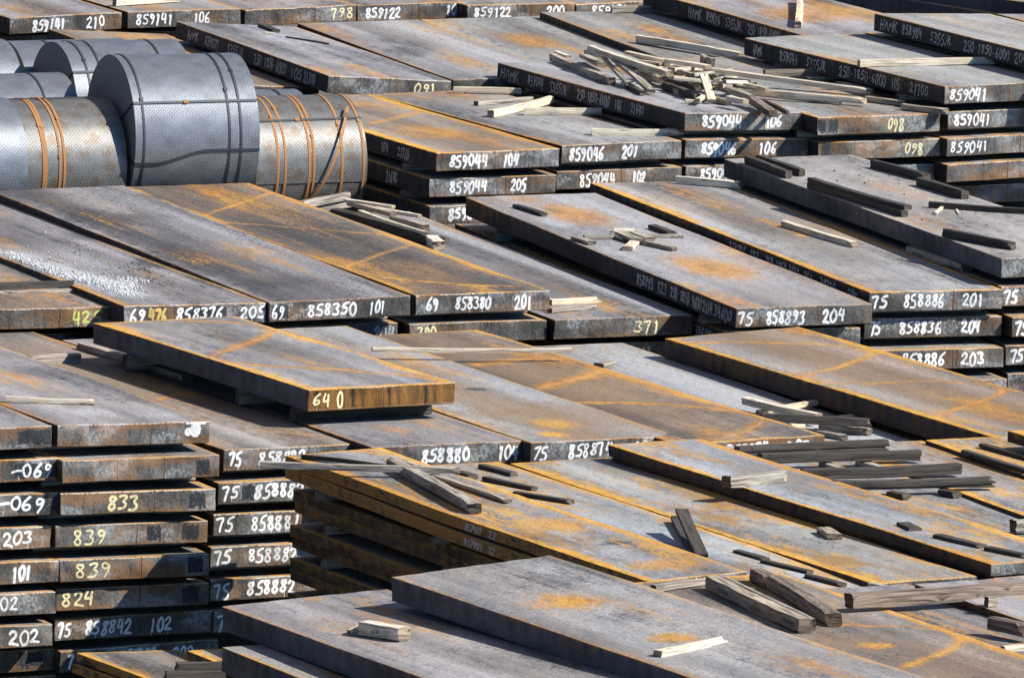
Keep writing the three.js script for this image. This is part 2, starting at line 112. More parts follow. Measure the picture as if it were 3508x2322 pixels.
["M1","steel_slab","slab","brown slab end without number under the slab with white splash",null,[-4.92,3.071,6.791],25.32,-0.29,0.0,1.897,0.25,9.6,[0.5,0.4,0.3,0.7,0.2],[0.3,0.8],[],[],[[0.85,0.93]],[],[],0.5],
["m1","steel_slab","slab","slab with white -069 on a black patch, upper of two",null,[-6.616,3.074,7.423],25.57,-0.0,0.0,1.85,0.25,9.6,[0.5,0.4,0.3,0.7,0.2],[0.38,0.6],[["-069",0.68,0.94,"w"]],[],[[0.7,0.99]],[],[],0.5],
["M2","steel_slab","slab","slab with smeared yellow 833 on its end",null,[-4.945,2.691,6.732],25.21,-0.48,0.0,1.898,0.25,9.6,[0.5,0.4,0.3,0.7,0.2],[0.3,0.75],[["833",0.29,0.5,"y"]],[],[[0.82,0.92]],[],[],0.5],
["m2","steel_slab","slab","slab with white -069 on a black patch, lower of two",null,[-6.637,2.694,7.44],25.57,-0.0,0.0,1.85,0.25,9.6,[0.5,0.4,0.3,0.7,0.2],[0.38,0.6],[["-069",0.6,0.91,"w"]],[],[[0.7,0.99]],[],[],0.5],
["M3","steel_slab","slab","slab with yellow 839 and two dark blots, in full sun",null,[-5.004,2.31,6.657],25.33,-0.37,0.0,1.867,0.25,9.6,[0.5,0.4,0.3,0.7,0.2],[0.3,0.75],[["839",0.12,0.33,"y"]],[],[[0.83,0.93],[0.6,0.69]],[],[],0.5],
["m3","steel_slab","slab","slab with white 203 beside the slab with yellow 839 in full sun",null,[-6.701,2.314,7.427],25.57,0.0,0.0,1.85,0.25,9.6,[0.5,0.4,0.3,0.7,0.2],[0.38,0.6],[["203",0.68,0.87,"w"]],[],[],[],[],0.5],
["M4","steel_slab","slab","slab with yellow 839, half crossed by a shadow",null,[-4.944,1.93,6.65],25.5,-0.16,0.0,1.835,0.25,9.6,[0.5,0.4,0.3,0.7,0.2],[0.3,0.75],[["839",0.1,0.34,"y"]],[],[[0.85,0.95]],[],[],0.5],
["m4","steel_slab","slab","slab with white 101 beside the half shadowed yellow 839",null,[-6.619,1.934,7.444],25.57,-0.0,0.0,1.85,0.25,9.6,[0.5,0.4,0.3,0.7,0.2],[0.38,0.6],[["101",0.69,0.83,"w"]],[],[],[],[],0.5],
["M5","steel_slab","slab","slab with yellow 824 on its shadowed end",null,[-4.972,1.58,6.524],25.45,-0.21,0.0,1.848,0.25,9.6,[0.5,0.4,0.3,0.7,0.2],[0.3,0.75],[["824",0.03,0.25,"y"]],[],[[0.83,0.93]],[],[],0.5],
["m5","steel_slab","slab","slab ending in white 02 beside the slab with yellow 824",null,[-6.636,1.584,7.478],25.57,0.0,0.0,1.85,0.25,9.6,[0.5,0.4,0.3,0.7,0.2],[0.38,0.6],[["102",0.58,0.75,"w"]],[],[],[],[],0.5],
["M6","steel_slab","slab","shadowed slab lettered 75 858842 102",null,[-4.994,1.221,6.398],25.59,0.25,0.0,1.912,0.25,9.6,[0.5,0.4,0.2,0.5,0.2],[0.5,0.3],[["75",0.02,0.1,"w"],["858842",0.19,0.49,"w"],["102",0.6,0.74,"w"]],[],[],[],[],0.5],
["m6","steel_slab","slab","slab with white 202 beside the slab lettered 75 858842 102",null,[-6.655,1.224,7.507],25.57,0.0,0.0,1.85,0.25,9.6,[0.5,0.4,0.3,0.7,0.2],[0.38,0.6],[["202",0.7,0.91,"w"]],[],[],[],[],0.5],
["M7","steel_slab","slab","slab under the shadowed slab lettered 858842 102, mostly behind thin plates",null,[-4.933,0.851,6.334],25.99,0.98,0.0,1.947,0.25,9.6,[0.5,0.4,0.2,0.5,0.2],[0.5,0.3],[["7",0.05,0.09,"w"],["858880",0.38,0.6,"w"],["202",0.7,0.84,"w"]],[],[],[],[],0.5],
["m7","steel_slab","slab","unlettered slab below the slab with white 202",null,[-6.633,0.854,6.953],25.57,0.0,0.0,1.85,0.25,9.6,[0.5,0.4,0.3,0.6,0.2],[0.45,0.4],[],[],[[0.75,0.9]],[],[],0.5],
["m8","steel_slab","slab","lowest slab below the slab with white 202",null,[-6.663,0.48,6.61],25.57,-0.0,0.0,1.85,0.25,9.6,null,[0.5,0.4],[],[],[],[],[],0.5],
["m0","steel_slab","slab","slab flush beside the one with the white splash, dark paint on its end",null,[-6.715,3.45,7.533],25.57,-0.0,0.0,1.85,0.25,9.6,[0.6,0.15,0.05,0.35,0.4],[0.35,0.75],[],[],[[0.78,0.99]],[],[],0.5],
["L2","steel_slab","slab","slab under the slab carrying the splintered pale block",null,[1.675,3.12,26.744],27.64,0.0,0.0,1.85,0.25,9.6,[0.5,0.4,0.2,0.4,0.3],[0.5,0.4],[],[],[],[],[],0.3],
["U1","steel_plate","plate","thin flaked plate in front of the yellow numbered stack, lit corner",null,[-1.818,1.3,13.619],28.16,-1.84,-0.93,1.25,0.1,6.0,[0.5,0.4,0.6,1.1,0.3],[0.4,1.0],[],[],[],[],[],2.4],
["U2","steel_plate","plate","thin plate with orange rim bearing short dark timbers",null,[-0.615,1.32,13.923],28.06,-0.0,-0.01,1.25,0.1,6.0,[0.55,0.3,0.5,1.1,0.3],[0.4,1.0],[],[],[],[],[],2.0],
["Y1","steel_slab","slab","dark sided slab in the farthest stack, below the highest one",null,[9.158,4.4,-25.092],28.87,-0.01,-1.84,1.85,0.25,9.6,[0.6,0.4,0.2,0.4,0.2],[0.5,0.4],[],[],[],[],[],0.1],
["Y0","steel_slab","slab","dark sided slab high in the farthest stack",null,[9.848,4.75,-24.317],29.93,-0.02,-2.84,1.85,0.25,9.6,[0.6,0.4,0.2,0.4,0.2],[0.5,0.4],[],[],[],[],[],0.1],
["P1_2","steel_plate","plate","rust brown plate, second from the top of the dark plate stack",null,[1.457,3.145,14.66],25.53,2.04,-0.84,1.176,0.13,9.134,[0.25,0.5,0.4,0.6,0.4],[0.4,1.2],[],[["857409",0.52,0.567],["22",0.583,0.603]],[],[],[],2.2],
["P1_3","steel_plate","plate","rust brown plate, third from the top of the dark plate stack",null,[1.547,2.898,14.617],25.53,2.04,-0.84,1.176,0.13,9.134,[0.25,0.5,0.4,0.6,0.4],[0.4,1.2],[],[],[],[],[],1.5],
["P1_4","steel_plate","plate","rust brown plate, fourth from the top of the dark plate stack",null,[1.565,2.764,14.609],25.53,2.04,-0.84,1.176,0.13,9.134,[0.25,0.5,0.4,0.6,0.4],[0.4,1.2],[],[],[],[],[],1.5],
["P1_5","steel_plate","plate","rust brown plate, fifth from the top of the dark plate stack",null,[1.529,2.512,14.626],25.53,2.04,-0.84,1.176,0.13,9.134,[0.25,0.5,0.4,0.6,0.4],[0.4,1.2],[],[],[],[],[],1.5],
["P1_6","steel_plate","plate","rust brown plate, sixth from the top of the dark plate stack",null,[1.547,2.378,14.617],25.53,2.04,-0.84,1.176,0.13,9.134,[0.25,0.5,0.4,0.6,0.4],[0.4,1.2],[],[],[],[],[],1.5],
["P1_7","steel_plate","plate","rust brown plate, seventh from the top of the dark plate stack",null,[1.538,2.133,14.622],25.53,2.04,-0.84,1.176,0.13,9.134,[0.25,0.5,0.4,0.6,0.4],[0.4,1.2],[],[],[],[],[],1.5],
["P1_8","steel_plate","plate","rust brown plate, eighth from the top of the dark plate stack",null,[1.547,1.998,14.617],25.53,2.04,-0.84,1.176,0.13,9.134,[0.25,0.5,0.4,0.6,0.4],[0.4,1.2],[],[],[],[],[],1.5],
["P1_9","steel_plate","plate","rust brown plate, ninth from the top of the dark plate stack",null,[1.52,1.752,14.63],25.53,2.04,-0.84,1.176,0.13,9.134,[0.25,0.5,0.4,0.6,0.4],[0.4,1.2],[],[],[],[],[],1.5],
["P4_2","steel_plate","plate","plate under the raised blue grey plate",null,[5.067,3.314,13.954],26.46,0.75,-0.76,1.158,0.13,8.798,null,[0.5,0.4],[],[],[],[],[],0.9],
["P3_2","steel_plate","plate","plate under the most flaked blue grey plate",null,[3.822,3.165,14.441],25.05,1.04,-1.14,1.217,0.13,8.919,null,[0.5,0.4],[],[],[],[],[],0.8],
["P2_2","steel_plate","plate","plate under the blue grey plate with the leaning plank",null,[3.413,3.11,16.085],27.47,-0.18,-0.32,1.25,0.13,10.0,null,[0.5,0.4],[],[],[],[],[],0.8],
["U1_2","steel_plate","plate","thin plate directly under the lit corner plate",null,[-1.862,1.192,13.643],28.16,-1.84,-0.93,1.25,0.1,6.0,[0.5,0.4,0.6,1.1,0.3],[0.4,1.0],[],[],[],[],[],2.4],
["E3","steel_slab","slab","lowest slab in the stack of the four fresh beams",null,[0.602,2.93,-17.263],26.42,0.51,-0.42,1.825,0.25,6.003,[0.6,0.4,0.2,0.6,0.2],[0.4,0.4],[],[],[],[],[],0.5],
["K1b","steel_slab","slab","slab below the gravel strewn slab",null,[-4.673,2.92,-3.713],23.52,-0.43,-0.12,1.853,0.25,9.6,[0.4,0.4,0.2,0.3,0.4],[0.6,0.2],[],[],[],[],[],0.5],
["S2_2","steel_slab","slab","slab hidden under the black ended slab lettered 858880 104",null,[-1.566,2.74,5.37],24.22,0.2,-1.2,1.85,0.25,9.504,null,[0.5,0.4],[],[],[],[],[],0.5],
["S3_2","steel_slab","slab","slab hidden under the slab with bright yellow rust stain",null,[0.261,2.759,4.786],24.47,0.45,-0.86,1.828,0.25,9.501,null,[0.5,0.4],[],[],[],[],[],0.5],
["S4_2","steel_slab","slab","slab hidden under the orange looped slab",null,[1.9,2.78,4.725],24.93,0.97,-1.1,1.85,0.25,9.472,null,[0.5,0.4],[],[],[],[],[],0.5],
["S5_2","steel_slab","slab","slab under the pale grey slab next to slab 8874 203",null,[3.816,2.46,4.426],25.35,0.11,0.02,1.85,0.25,9.6,null,[0.5,0.4],[],[],[],[],[],0.5],
["F3","steel_slab","slab","lowest shadowed slab under the orange streaked slab 858893 204",null,[2.615,2.48,-6.166],20.74,0.0,0.0,1.85,0.25,9.6,[0.4,0.6,0.3,0.6,0.3],[0.5,0.3],[],[],[],[],[],0.5],
["C_2","steel_slab","slab","slab under the pale violet grey slab",null,[-1.003,3.37,-23.463],22.73,0.68,0.83,1.891,0.25,6.018,null,[0.5,0.4],[],[],[],[],[],0.5],
["C3_2","steel_slab","slab","slab under the grey slab with the long orange stain",null,[0.633,3.35,-24.737],20.94,0.97,0.59,1.891,0.25,6.0,null,[0.5,0.4],[],[],[],[],[],0.5],
["C4_2","steel_slab","slab","slab under the slab shaded by slab 859016",null,[2.291,3.49,-25.056],19.78,-0.0,0.47,1.85,0.25,6.0,null,[0.5,0.4],[],[],[],[],[],0.5],
["V2","steel_slab","slab","slab under the slab sided 859016",null,[4.249,3.842,-25.788],24.1,2.98,0.1,1.972,0.25,6.0,null,[0.5,0.4],[],[],[],[],[],0.5],
["X2","steel_slab","slab","slab beside slab 859041 that carries slab 858984",null,[7.549,4.369,-20.346],26.52,0.84,-0.37,1.85,0.25,5.938,null,[0.5,0.4],[],[],[],[],[],0.5],
["Q1_2","steel_slab","slab","slab under the slab with the big rust loop and heavy beams",null,[5.438,3.34,25.239],26.5,0.61,-0.56,1.85,0.25,9.6,null,[0.5,0.4],[],[],[],[],[],0.5],
["Q2_2","steel_slab","slab","slab under the slab crossed by the long heavy beam",null,[6.99,3.29,25.496],28.27,-0.2,-0.19,1.85,0.25,9.6,null,[0.5,0.4],[],[],[],[],[],0.5],
["Q3_2","steel_slab","slab","slab under the pale slab with dark brown beam",null,[8.676,3.29,25.214],28.29,0.73,0.36,1.85,0.25,9.6,null,[0.5,0.4],[],[],[],[],[],0.5],
["T0_2","steel_slab","slab","dark slab under the far row slab at the picture edge",null,[-7.798,3.247,-30.86],28.6,1.01,0.7,1.838,0.25,6.0,null,[0.5,0.4],[],[],[],[],[],0.5],
["T1_2","steel_slab","slab","dark slab under the far row slab carrying a pale board",null,[-6.037,3.24,-32.019],25.32,0.27,-0.07,1.829,0.25,6.0,null,[0.5,0.4],[],[],[],[],[],0.5],
["AA_2","steel_slab","slab","slab under the long slab with three rust loops",null,[6.248,2.823,4.832],26.26,2.39,-0.62,1.833,0.25,9.701,null,[0.5,0.4],[],[],[],[],[],1.2],
["R2_2","steel_slab","slab","slab under the brown stained slab behind the coils",null,[-4.471,3.287,-22.929],23.2,-3.37,0.37,1.859,0.25,6.043,null,[0.5,0.4],[],[],[],[],[],0.5],
["Y2","steel_slab","slab","lowest dark sided slab of the farthest stack",null,[9.246,4.04,-25.14],28.87,-0.01,-1.84,1.85,0.25,9.6,null,[0.5,0.4],[],[],[],[],[],0.1],
["X3","steel_slab","slab","slab beyond the slab sided 858984",null,[9.27,4.657,-20.596],24.48,-1.28,-0.42,1.853,0.25,5.999,null,[0.5,0.4],[],[],[],[],[],0.5],
["N4","steel_slab","slab","fourth slab down under the blackened timbers slab",null,[6.207,2.22,-7.429],21.0,0.0,0.0,1.85,0.25,9.6,null,[0.5,0.4],[],[],[],[],[],0.5],
["N5","steel_slab","slab","fifth slab down under the blackened timbers slab",null,[6.142,1.86,-7.404],21.0,0.0,0.0,1.85,0.25,9.6,null,[0.5,0.4],[],[],[],[],[],0.5],
["G5","steel_slab","slab","bottom slab of the rust rimmed stack",null,[4.476,1.86,-6.379],21.0,-0.0,0.0,1.85,0.25,9.6,null,[0.5,0.4],[],[],[],[],[],0.5],
["O4","steel_slab","slab","bottom slab of the yellow 098 stack",null,[4.093,2.89,-18.896],25.18,-0.0,0.0,1.85,0.25,6.0,null,[0.5,0.4],[],[],[],[],[],0.5],
["B6","steel_slab","slab","bottom slab of the stack lettered 859041",null,[5.882,2.56,-19.778],26.82,0.62,0.0,1.85,0.25,6.0,null,[0.5,0.4],[],[],[],[],[],0.5]];
const TIMBERS = [
["timber_beam","pale board on the far row slab lettered 859141 106","timber",null,"L",0.09,0.1,[-6.099,3.654,-32.323],[-5.157,3.659,-33.008]],
["timber_beam","short dark offcut on the tilted violet grey slab","timber",null,"D",0.12,0.05,[-3.78,3.844,-28.409],[-3.55,3.842,-27.734]],
["wood_splinter","white splinter beside the dark offcut on the violet grey slab","splinter",null,"L",0.04,0.02,[-3.721,3.841,-27.539],[-3.568,3.831,-27.563]],
["wood_stick","thin black stick on the tilted violet grey slab","stick",null,"D",0.03,0.025,[-3.395,3.831,-27.151],[-2.761,3.801,-26.706]],
["timber_beam","pale beam with a knot across slab 859046 201, farthest back of four","timber",null,"L",0.09,0.09,[-0.921,3.667,-22.864],[0.022,3.678,-22.851]],
["timber_beam","beam with black cut end on slab 859046 201, behind the slanted one","timber",null,"G",0.09,0.06,[-0.597,3.659,-21.484],[0.166,3.666,-22.162]],
["timber_beam","slanted pale beam on slab 859046 201 resting toward the pile slab","timber",null,"L",0.1,0.1,[-0.388,3.685,-20.176],[0.436,3.71,-21.764]],
["timber_beam","pale beam on slab 859046 201, in front of the slanted one","timber",null,"L",0.1,0.1,[0.076,3.689,-20.542],[1.138,3.701,-20.715]],
["timber_beam","square pale beam near the end of slab 859046 201","timber",null,"L",0.09,0.09,[0.999,3.7,-18.434],[2.235,3.713,-18.632]],
["timber_beam","beam on the shaded slab, next to the far row","timber",null,"G",0.1,0.1,[1.322,3.951,-30.865],[2.234,3.95,-31.076]],
["timber_beam","long pale topped beam on the slab shaded by slab 859016","timber",null,"L",0.1,0.11,[1.684,3.929,-27.421],[3.156,3.913,-25.833]],
["timber_beam","long grey beam at the left rim of the wood pile","timber",null,"G",0.1,0.11,[0.448,3.992,-24.367],[1.276,4.029,-21.497]],
["wood_offcut","small pale block behind the left rim beam of the wood pile","offcut",null,"L",0.08,0.05,[0.514,3.946,-25.29],[0.68,3.952,-24.787]],
["timber_beam","long pale beam lying across the top of the wood pile","timber",null,"L",0.1,0.09,[0.973,4.275,-23.184],[2.066,4.241,-20.755]],
["timber_beam","grey board at the back of the wood pile","timber","timbers heaped on the wood pile slab","G",0.16,0.06,[0.906,4.021,-24.39],[1.154,4.036,-23.27]],
["timber_beam","grey board at the back of the wood pile","timber","timbers heaped on the wood pile slab","G",0.14,0.06,[0.948,4.149,-23.858],[1.134,4.156,-23.322]],
["wood_stick","thin grey stick sloping forward out of the wood pile","stick",null,"G",0.05,0.05,[1.087,4.235,-23.111],[1.491,4.043,-21.084]],
["timber_beam","dark stub at the foot of the sloping stick","timber",null,"D",0.08,0.06,[1.486,4.004,-21.366],[1.693,4.019,-20.284]],
["timber_plank","broad grey plank sloping forward out of the wood pile","plank",null,"G",0.12,0.05,[1.316,4.223,-22.427],[1.81,4.03,-20.457]],
["timber_beam","pale board on the back rim of the wood pile","timber",null,"L",0.09,0.05,[1.503,4.112,-24.158],[2.06,4.119,-23.277]],
["timber_beam","grey block in the middle of the wood pile","timber","timbers heaped on the wood pile slab","G",0.09,0.07,[1.735,4.036,-24.348],[2.066,4.044,-23.599]],
["timber_plank","pale plank end in the middle of the wood pile","plank",null,"L",0.12,0.06,[2.045,4.218,-22.446],[2.615,4.221,-21.86]],
["timber_beam","grey block in the middle of the wood pile","timber","timbers heaped on the wood pile slab","G",0.09,0.1,[1.694,4.053,-22.456],[1.986,4.067,-21.387]],
["wood_offcut","pale offcut among the wood pile","offcut","pale offcuts in the wood pile","L",0.05,0.05,[1.656,4.166,-21.973],[1.821,4.176,-21.296]],
["wood_offcut","pale offcut among the wood pile","offcut","pale offcuts in the wood pile","L",0.05,0.04,[1.863,4.075,-22.174],[1.984,4.08,-21.808]],
["timber_beam","grey block in the middle of the wood pile","timber","timbers heaped on the wood pile slab","G",0.1,0.08,[2.115,4.105,-22.608],[2.596,4.101,-22.436]],
["timber_beam","dark beam low in the wood pile","timber","timbers heaped on the wood pile slab, dark","D",0.09,0.08,[2.027,4.064,-21.499],[2.463,4.073,-20.653]],
["timber_beam","dark beam low in the wood pile","timber","timbers heaped on the wood pile slab, dark","D",0.1,0.1,[2.009,4.019,-21.207],[2.437,4.036,-19.858]],
["timber_beam","grey block in the middle of the wood pile","timber","timbers heaped on the wood pile slab","G",0.08,0.08,[2.15,4.017,-20.65],[2.503,4.021,-20.101]],
["wood_offcut","pale offcut at the front rim of the wood pile","offcut",null,"L",0.09,0.05,[2.267,4.019,-19.566],[2.496,4.016,-19.56]],
["timber_plank","pale plank tipped forward off the wood pile","plank",null,"L",0.12,0.05,[2.519,4.304,-20.226],[2.633,4.034,-19.574]],
["wood_splinter","torn white fragment standing up in the wood pile","splinter",null,"L",0.1,0.03,[2.623,4.193,-20.236],[2.764,4.292,-20.152]],
["wood_splinter","pale chip beside the tipped plank","splinter",null,"L",0.07,0.05,[2.429,4.071,-19.282],[2.545,4.07,-19.882]],
["timber_beam","grey block right of the tipped plank","timber",null,"G",0.09,0.08,[2.668,4.023,-19.853],[2.86,4.027,-19.503]],
["timber_beam","pale short board right of the tipped plank","timber",null,"L",0.1,0.06,[2.854,4.121,-19.255],[3.082,4.124,-18.879]],
["timber_beam","grey white beam sloping to the right in the wood pile","timber",null,"G",0.11,0.09,[2.721,4.163,-20.131],[3.161,4.109,-19.433]],
["timber_beam","brown beam hanging over the rim of the wood pile slab","timber",null,"B",0.12,0.1,[3.176,4.094,-19.389],[3.439,4.051,-18.211]],
["timber_beam","thin dark beam at the right rim of the wood pile slab","timber",null,"D",0.05,0.06,[3.308,4.025,-19.831],[3.641,4.045,-18.408]],
["wood_offcut","small upright block behind the wood pile","offcut","small blocks behind the wood pile","G",0.07,0.13,[2.567,4.066,-24.125],[2.626,4.064,-23.852]],
["wood_offcut","small upright block behind the wood pile","offcut","small blocks behind the wood pile","G",0.07,0.13,[2.642,4.064,-23.855],[2.71,4.063,-23.684]],
["timber_beam","longest pale board running from the pile over slab 098","timber",null,"L",0.11,0.07,[2.59,4.16,-22.051],[4.859,4.05,-21.046]],
["timber_beam","second long pale board over slab 098, in front of the longest","timber",null,"L",0.1,0.08,[3.031,4.065,-20.543],[4.743,4.037,-20.019]],
["timber_beam","thin pale board in front of the second long board","timber",null,"L",0.1,0.05,[3.148,4.003,-20.883],[4.411,4.001,-20.117]],
["timber_beam","short board continuing the second long board","timber",null,"G",0.1,0.07,[4.774,4.015,-20.512],[5.291,4.014,-20.106]],
["timber_beam","short board at the corner of slab 098","timber",null,"G",0.1,0.08,[5.246,4.016,-19.718],[5.843,4.015,-19.358]],
["timber_beam","brown beam beside the side of slab 859041","timber",null,"B",0.12,0.1,[3.412,4.062,-22.625],[4.393,4.068,-22.924]],
["timber_beam","board end below the brown beam beside slab 859041","timber",null,"G",0.1,0.05,[4.018,4.018,-22.508],[4.453,4.021,-22.748]],
["timber_beam","short grey board against the side of slab 859041","timber",null,"G",0.1,0.06,[4.434,4.021,-22.062],[4.874,4.018,-21.474]],
["timber_beam","grey beam at the right flank of the wood pile","timber",null,"G",0.1,0.08,[2.839,4.025,-21.841],[3.26,4.024,-21.571]],
["timber_beam","pale lath at the right flank of the wood pile","timber",null,"L",0.09,0.05,[2.926,4.007,-21.43],[3.376,4.004,-20.873]],
["wood_stick","pale thin stick in the jumble of the wood pile","stick","pale sticks jumbled in the wood pile","L",0.051,0.051,[1.805,4.044,-23.45],[2.068,4.196,-22.161]],
["wood_stick","dark thin stick in the jumble of the wood pile","stick","dark sticks jumbled in the wood pile","D",0.053,0.044,[1.479,4.209,-22.055],[2.018,4.151,-22.569]],
["wood_stick","grey thin stick in the jumble of the wood pile","stick","grey sticks jumbled in the wood pile","G",0.076,0.059,[2.742,4.22,-19.761],[3.113,4.065,-21.279]],
["wood_stick","pale thin stick in the jumble of the wood pile","stick","pale sticks jumbled in the wood pile","L",0.064,0.042,[2.816,4.221,-20.261],[3.138,4.176,-20.622]],
["wood_stick","grey thin stick in the jumble of the wood pile","stick","grey sticks jumbled in the wood pile","G",0.075,0.05,[2.334,4.086,-22.101],[2.761,4.122,-20.86]],
["wood_stick","pale thin stick in the jumble of the wood pile","stick","pale sticks jumbled in the wood pile","L",0.052,0.049,[2.117,4.23,-21.366],[2.688,4.072,-22.829]],
["wood_stick","pale thin stick in the jumble of the wood pile","stick","pale sticks jumbled in the wood pile","L",0.062,0.044,[2.489,4.15,-20.899],[3.006,4.019,-22.427]],
["wood_stick","grey thin stick in the jumble of the wood pile","stick","grey sticks jumbled in the wood pile","G",0.053,0.041,[2.005,4.039,-22.477],[2.436,4.144,-21.707]],
["wood_stick","pale thin stick in the jumble of the wood pile","stick","pale sticks jumbled in the wood pile","L",0.051,0.047,[2.463,4.0,-22.737],[2.722,4.197,-21.163]],
["wood_stick","grey thin stick in the jumble of the wood pile","stick","grey sticks jumbled in the wood pile","G",0.079,0.056,[1.879,4.092,-22.237],[2.214,4.198,-21.425]],
["wood_stick","pale thin stick in the jumble of the wood pile","stick","pale sticks jumbled in the wood pile","L",0.059,0.045,[2.442,4.144,-20.876],[2.759,4.001,-22.142]],
["wood_stick","dark thin stick in the jumble of the wood pile","stick","dark sticks jumbled in the wood pile","D",0.061,0.046,[2.388,4.004,-22.66],[2.72,4.204,-20.898]],
["wood_stick","pale thin stick in the jumble of the wood pile","stick","pale sticks jumbled in the wood pile","L",0.068,0.059,[2.116,4.137,-22.053],[2.367,4.089,-22.761]],
["wood_stick","grey thin stick in the jumble of the wood pile","stick","grey sticks jumbled in the wood pile","G",0.073,0.048,[2.372,4.233,-20.787],[2.967,4.056,-23.011]],
["wood_stick","pale thin stick in the jumble of the wood pile","stick","pale sticks jumbled in the wood pile","L",0.069,0.049,[1.813,4.031,-23.193],[2.217,3.984,-24.12]],
["wood_stick","pale thin stick in the jumble of the wood pile","stick","pale sticks jumbled in the wood pile","L",0.076,0.043,[1.463,3.977,-24.364],[1.974,4.176,-22.383]],
["wood_stick","grey thin stick in the jumble of the wood pile","stick","grey sticks jumbled in the wood pile","G",0.076,0.054,[2.364,4.01,-21.872],[2.933,4.067,-21.338]],
["wood_stick","pale thin stick in the jumble of the wood pile","stick","pale sticks jumbled in the wood pile","L",0.06,0.053,[2.109,4.199,-20.719],[2.706,4.135,-20.781]],
["wood_stick","grey thin stick in the jumble of the wood pile","stick","grey sticks jumbled in the wood pile","G",0.06,0.048,[2.779,4.117,-20.948],[3.245,4.189,-19.817]],
["wood_stick","pale thin stick in the jumble of the wood pile","stick","pale sticks jumbled in the wood pile","L",0.054,0.059,[1.862,4.159,-21.734],[2.267,3.969,-23.591]],
["wood_stick","pale thin stick in the jumble of the wood pile","stick","pale sticks jumbled in the wood pile","L",0.057,0.04,[1.664,4.209,-21.665],[2.211,3.953,-23.387]],
["wood_stick","pale thin stick in the jumble of the wood pile","stick","pale sticks jumbled in the wood pile","L",0.067,0.058,[2.903,4.04,-21.866],[3.396,4.146,-20.082]],
["wood_stick","pale thin stick in the jumble of the wood pile","stick","pale sticks jumbled in the wood pile","L",0.063,0.042,[1.946,4.162,-21.358],[2.367,3.996,-22.083]],
["wood_stick","pale thin stick in the jumble of the wood pile","stick","pale sticks jumbled in the wood pile","L",0.073,0.05,[2.372,3.983,-22.975],[2.572,4.175,-21.019]],
["wood_stick","dark thin stick in the jumble of the wood pile","stick","dark sticks jumbled in the wood pile","D",0.079,0.048,[2.799,4.174,-20.955],[3.163,4.175,-20.706]],
["wood_stick","grey thin stick in the jumble of the wood pile","stick","grey sticks jumbled in the wood pile","G",0.065,0.049,[2.071,4.191,-21.863],[2.597,4.161,-20.952]],
["timber_beam","pale beam pointing out at the viewer on slab 859016","timber",null,"L",0.1,0.1,[4.062,4.334,-29.59],[3.978,4.269,-26.899]],
["timber_beam","long pale squared board across slab 859041","timber",null,"L",0.1,0.1,[4.685,4.378,-21.53],[6.588,4.409,-22.092]],
["timber_beam","blackened beam at the back corner of the plain grey slab, outer of a pair","timber",null,"D",0.1,0.1,[3.067,3.693,-16.097],[3.583,3.694,-14.668]],
["timber_beam","blackened beam at the back corner of the plain grey slab, inner of a pair","timber",null,"D",0.1,0.1,[3.219,3.695,-16.229],[3.764,3.698,-14.878]],
["timber_beam","blackened beam at the back rim of the plain grey slab","timber",null,"D",0.1,0.11,[4.737,3.72,-15.843],[5.409,3.725,-14.539]],
["timber_beam","lower blackened beam of the stacked pair on the plain grey slab","timber",null,"D",0.1,0.085,[3.846,3.687,-13.723],[4.992,3.694,-11.155]],
["timber_beam","upper blackened board of the stacked pair on the plain grey slab","timber",null,"D",0.12,0.06,[3.852,3.76,-13.738],[5.035,3.767,-11.228]],
["timber_beam","blackened block next to the stack of 859041 slabs","timber",null,"D",0.11,0.11,[5.293,3.722,-14.175],[5.838,3.725,-12.95]],
["timber_beam","long thin blackened beam on the plain grey slab beside white splinters","timber",null,"D",0.09,0.08,[5.335,3.7,-12.1],[6.603,3.716,-11.606]],
["timber_beam","blackened beam near the front corner of the plain grey slab","timber",null,"D",0.1,0.11,[5.447,3.706,-9.404],[6.259,3.714,-8.321]],
["wood_splinter","white wood splinter on the plain grey slab","splinter","white splinters on the plain grey slab","L",0.04,0.03,[5.393,3.673,-11.421],[5.52,3.677,-12.094]],
["wood_splinter","white wood splinter on the plain grey slab","splinter","white splinters on the plain grey slab","L",0.03,0.02,[5.687,3.674,-11.841],[5.701,3.672,-11.458]],
["wood_splinter","white wood splinter on the plain grey slab","splinter","white splinters on the plain grey slab","L",0.02,0.02,[5.757,3.674,-11.673],[5.792,3.675,-11.677]],
["timber_beam","tan beam lying lengthwise on slab 858886 201","timber",null,"L",0.09,0.08,[3.479,3.378,-12.219],[4.353,3.363,-10.495]],
["timber_beam","pale beam on the back end of slab 858886 201","timber",null,"L",0.09,0.1,[2.124,3.416,-15.916],[2.978,3.408,-15.609]],
["timber_beam","spacer beam sticking out under the plain grey slab","timber",null,"G",0.14,0.09,[5.043,3.362,-10.241],[5.71,3.35,-8.794]],
["timber_beam","thin dark bar at the back of slab 858893 204","timber",null,"D",0.1,0.04,[-0.009,3.29,-13.778],[0.376,3.285,-13.016]],
["timber_beam","short grey board left of the crossed boards","timber",null,"G",0.12,0.04,[0.773,3.267,-11.059],[0.987,3.264,-10.629]],
["timber_beam","grey lath left of the crossed boards","timber",null,"G",0.07,0.05,[0.88,3.273,-11.097],[1.311,3.277,-11.198]],
["timber_beam","pale board behind the crossed boards","timber",null,"L",0.09,0.04,[1.271,3.278,-11.797],[1.538,3.28,-11.841]],
["timber_beam","grey board in the crossed boards, left","timber",null,"G",0.1,0.05,[1.254,3.278,-11.315],[1.438,3.275,-10.956]],
["timber_beam","wide board in the middle of the crossed boards","timber",null,"G",0.16,0.05,[1.353,3.308,-11.295],[1.593,3.303,-10.703]],
["timber_beam","pale board pointing forward out of the crossed boards","timber",null,"L",0.13,0.05,[1.44,3.267,-10.204],[1.552,3.275,-10.849]],
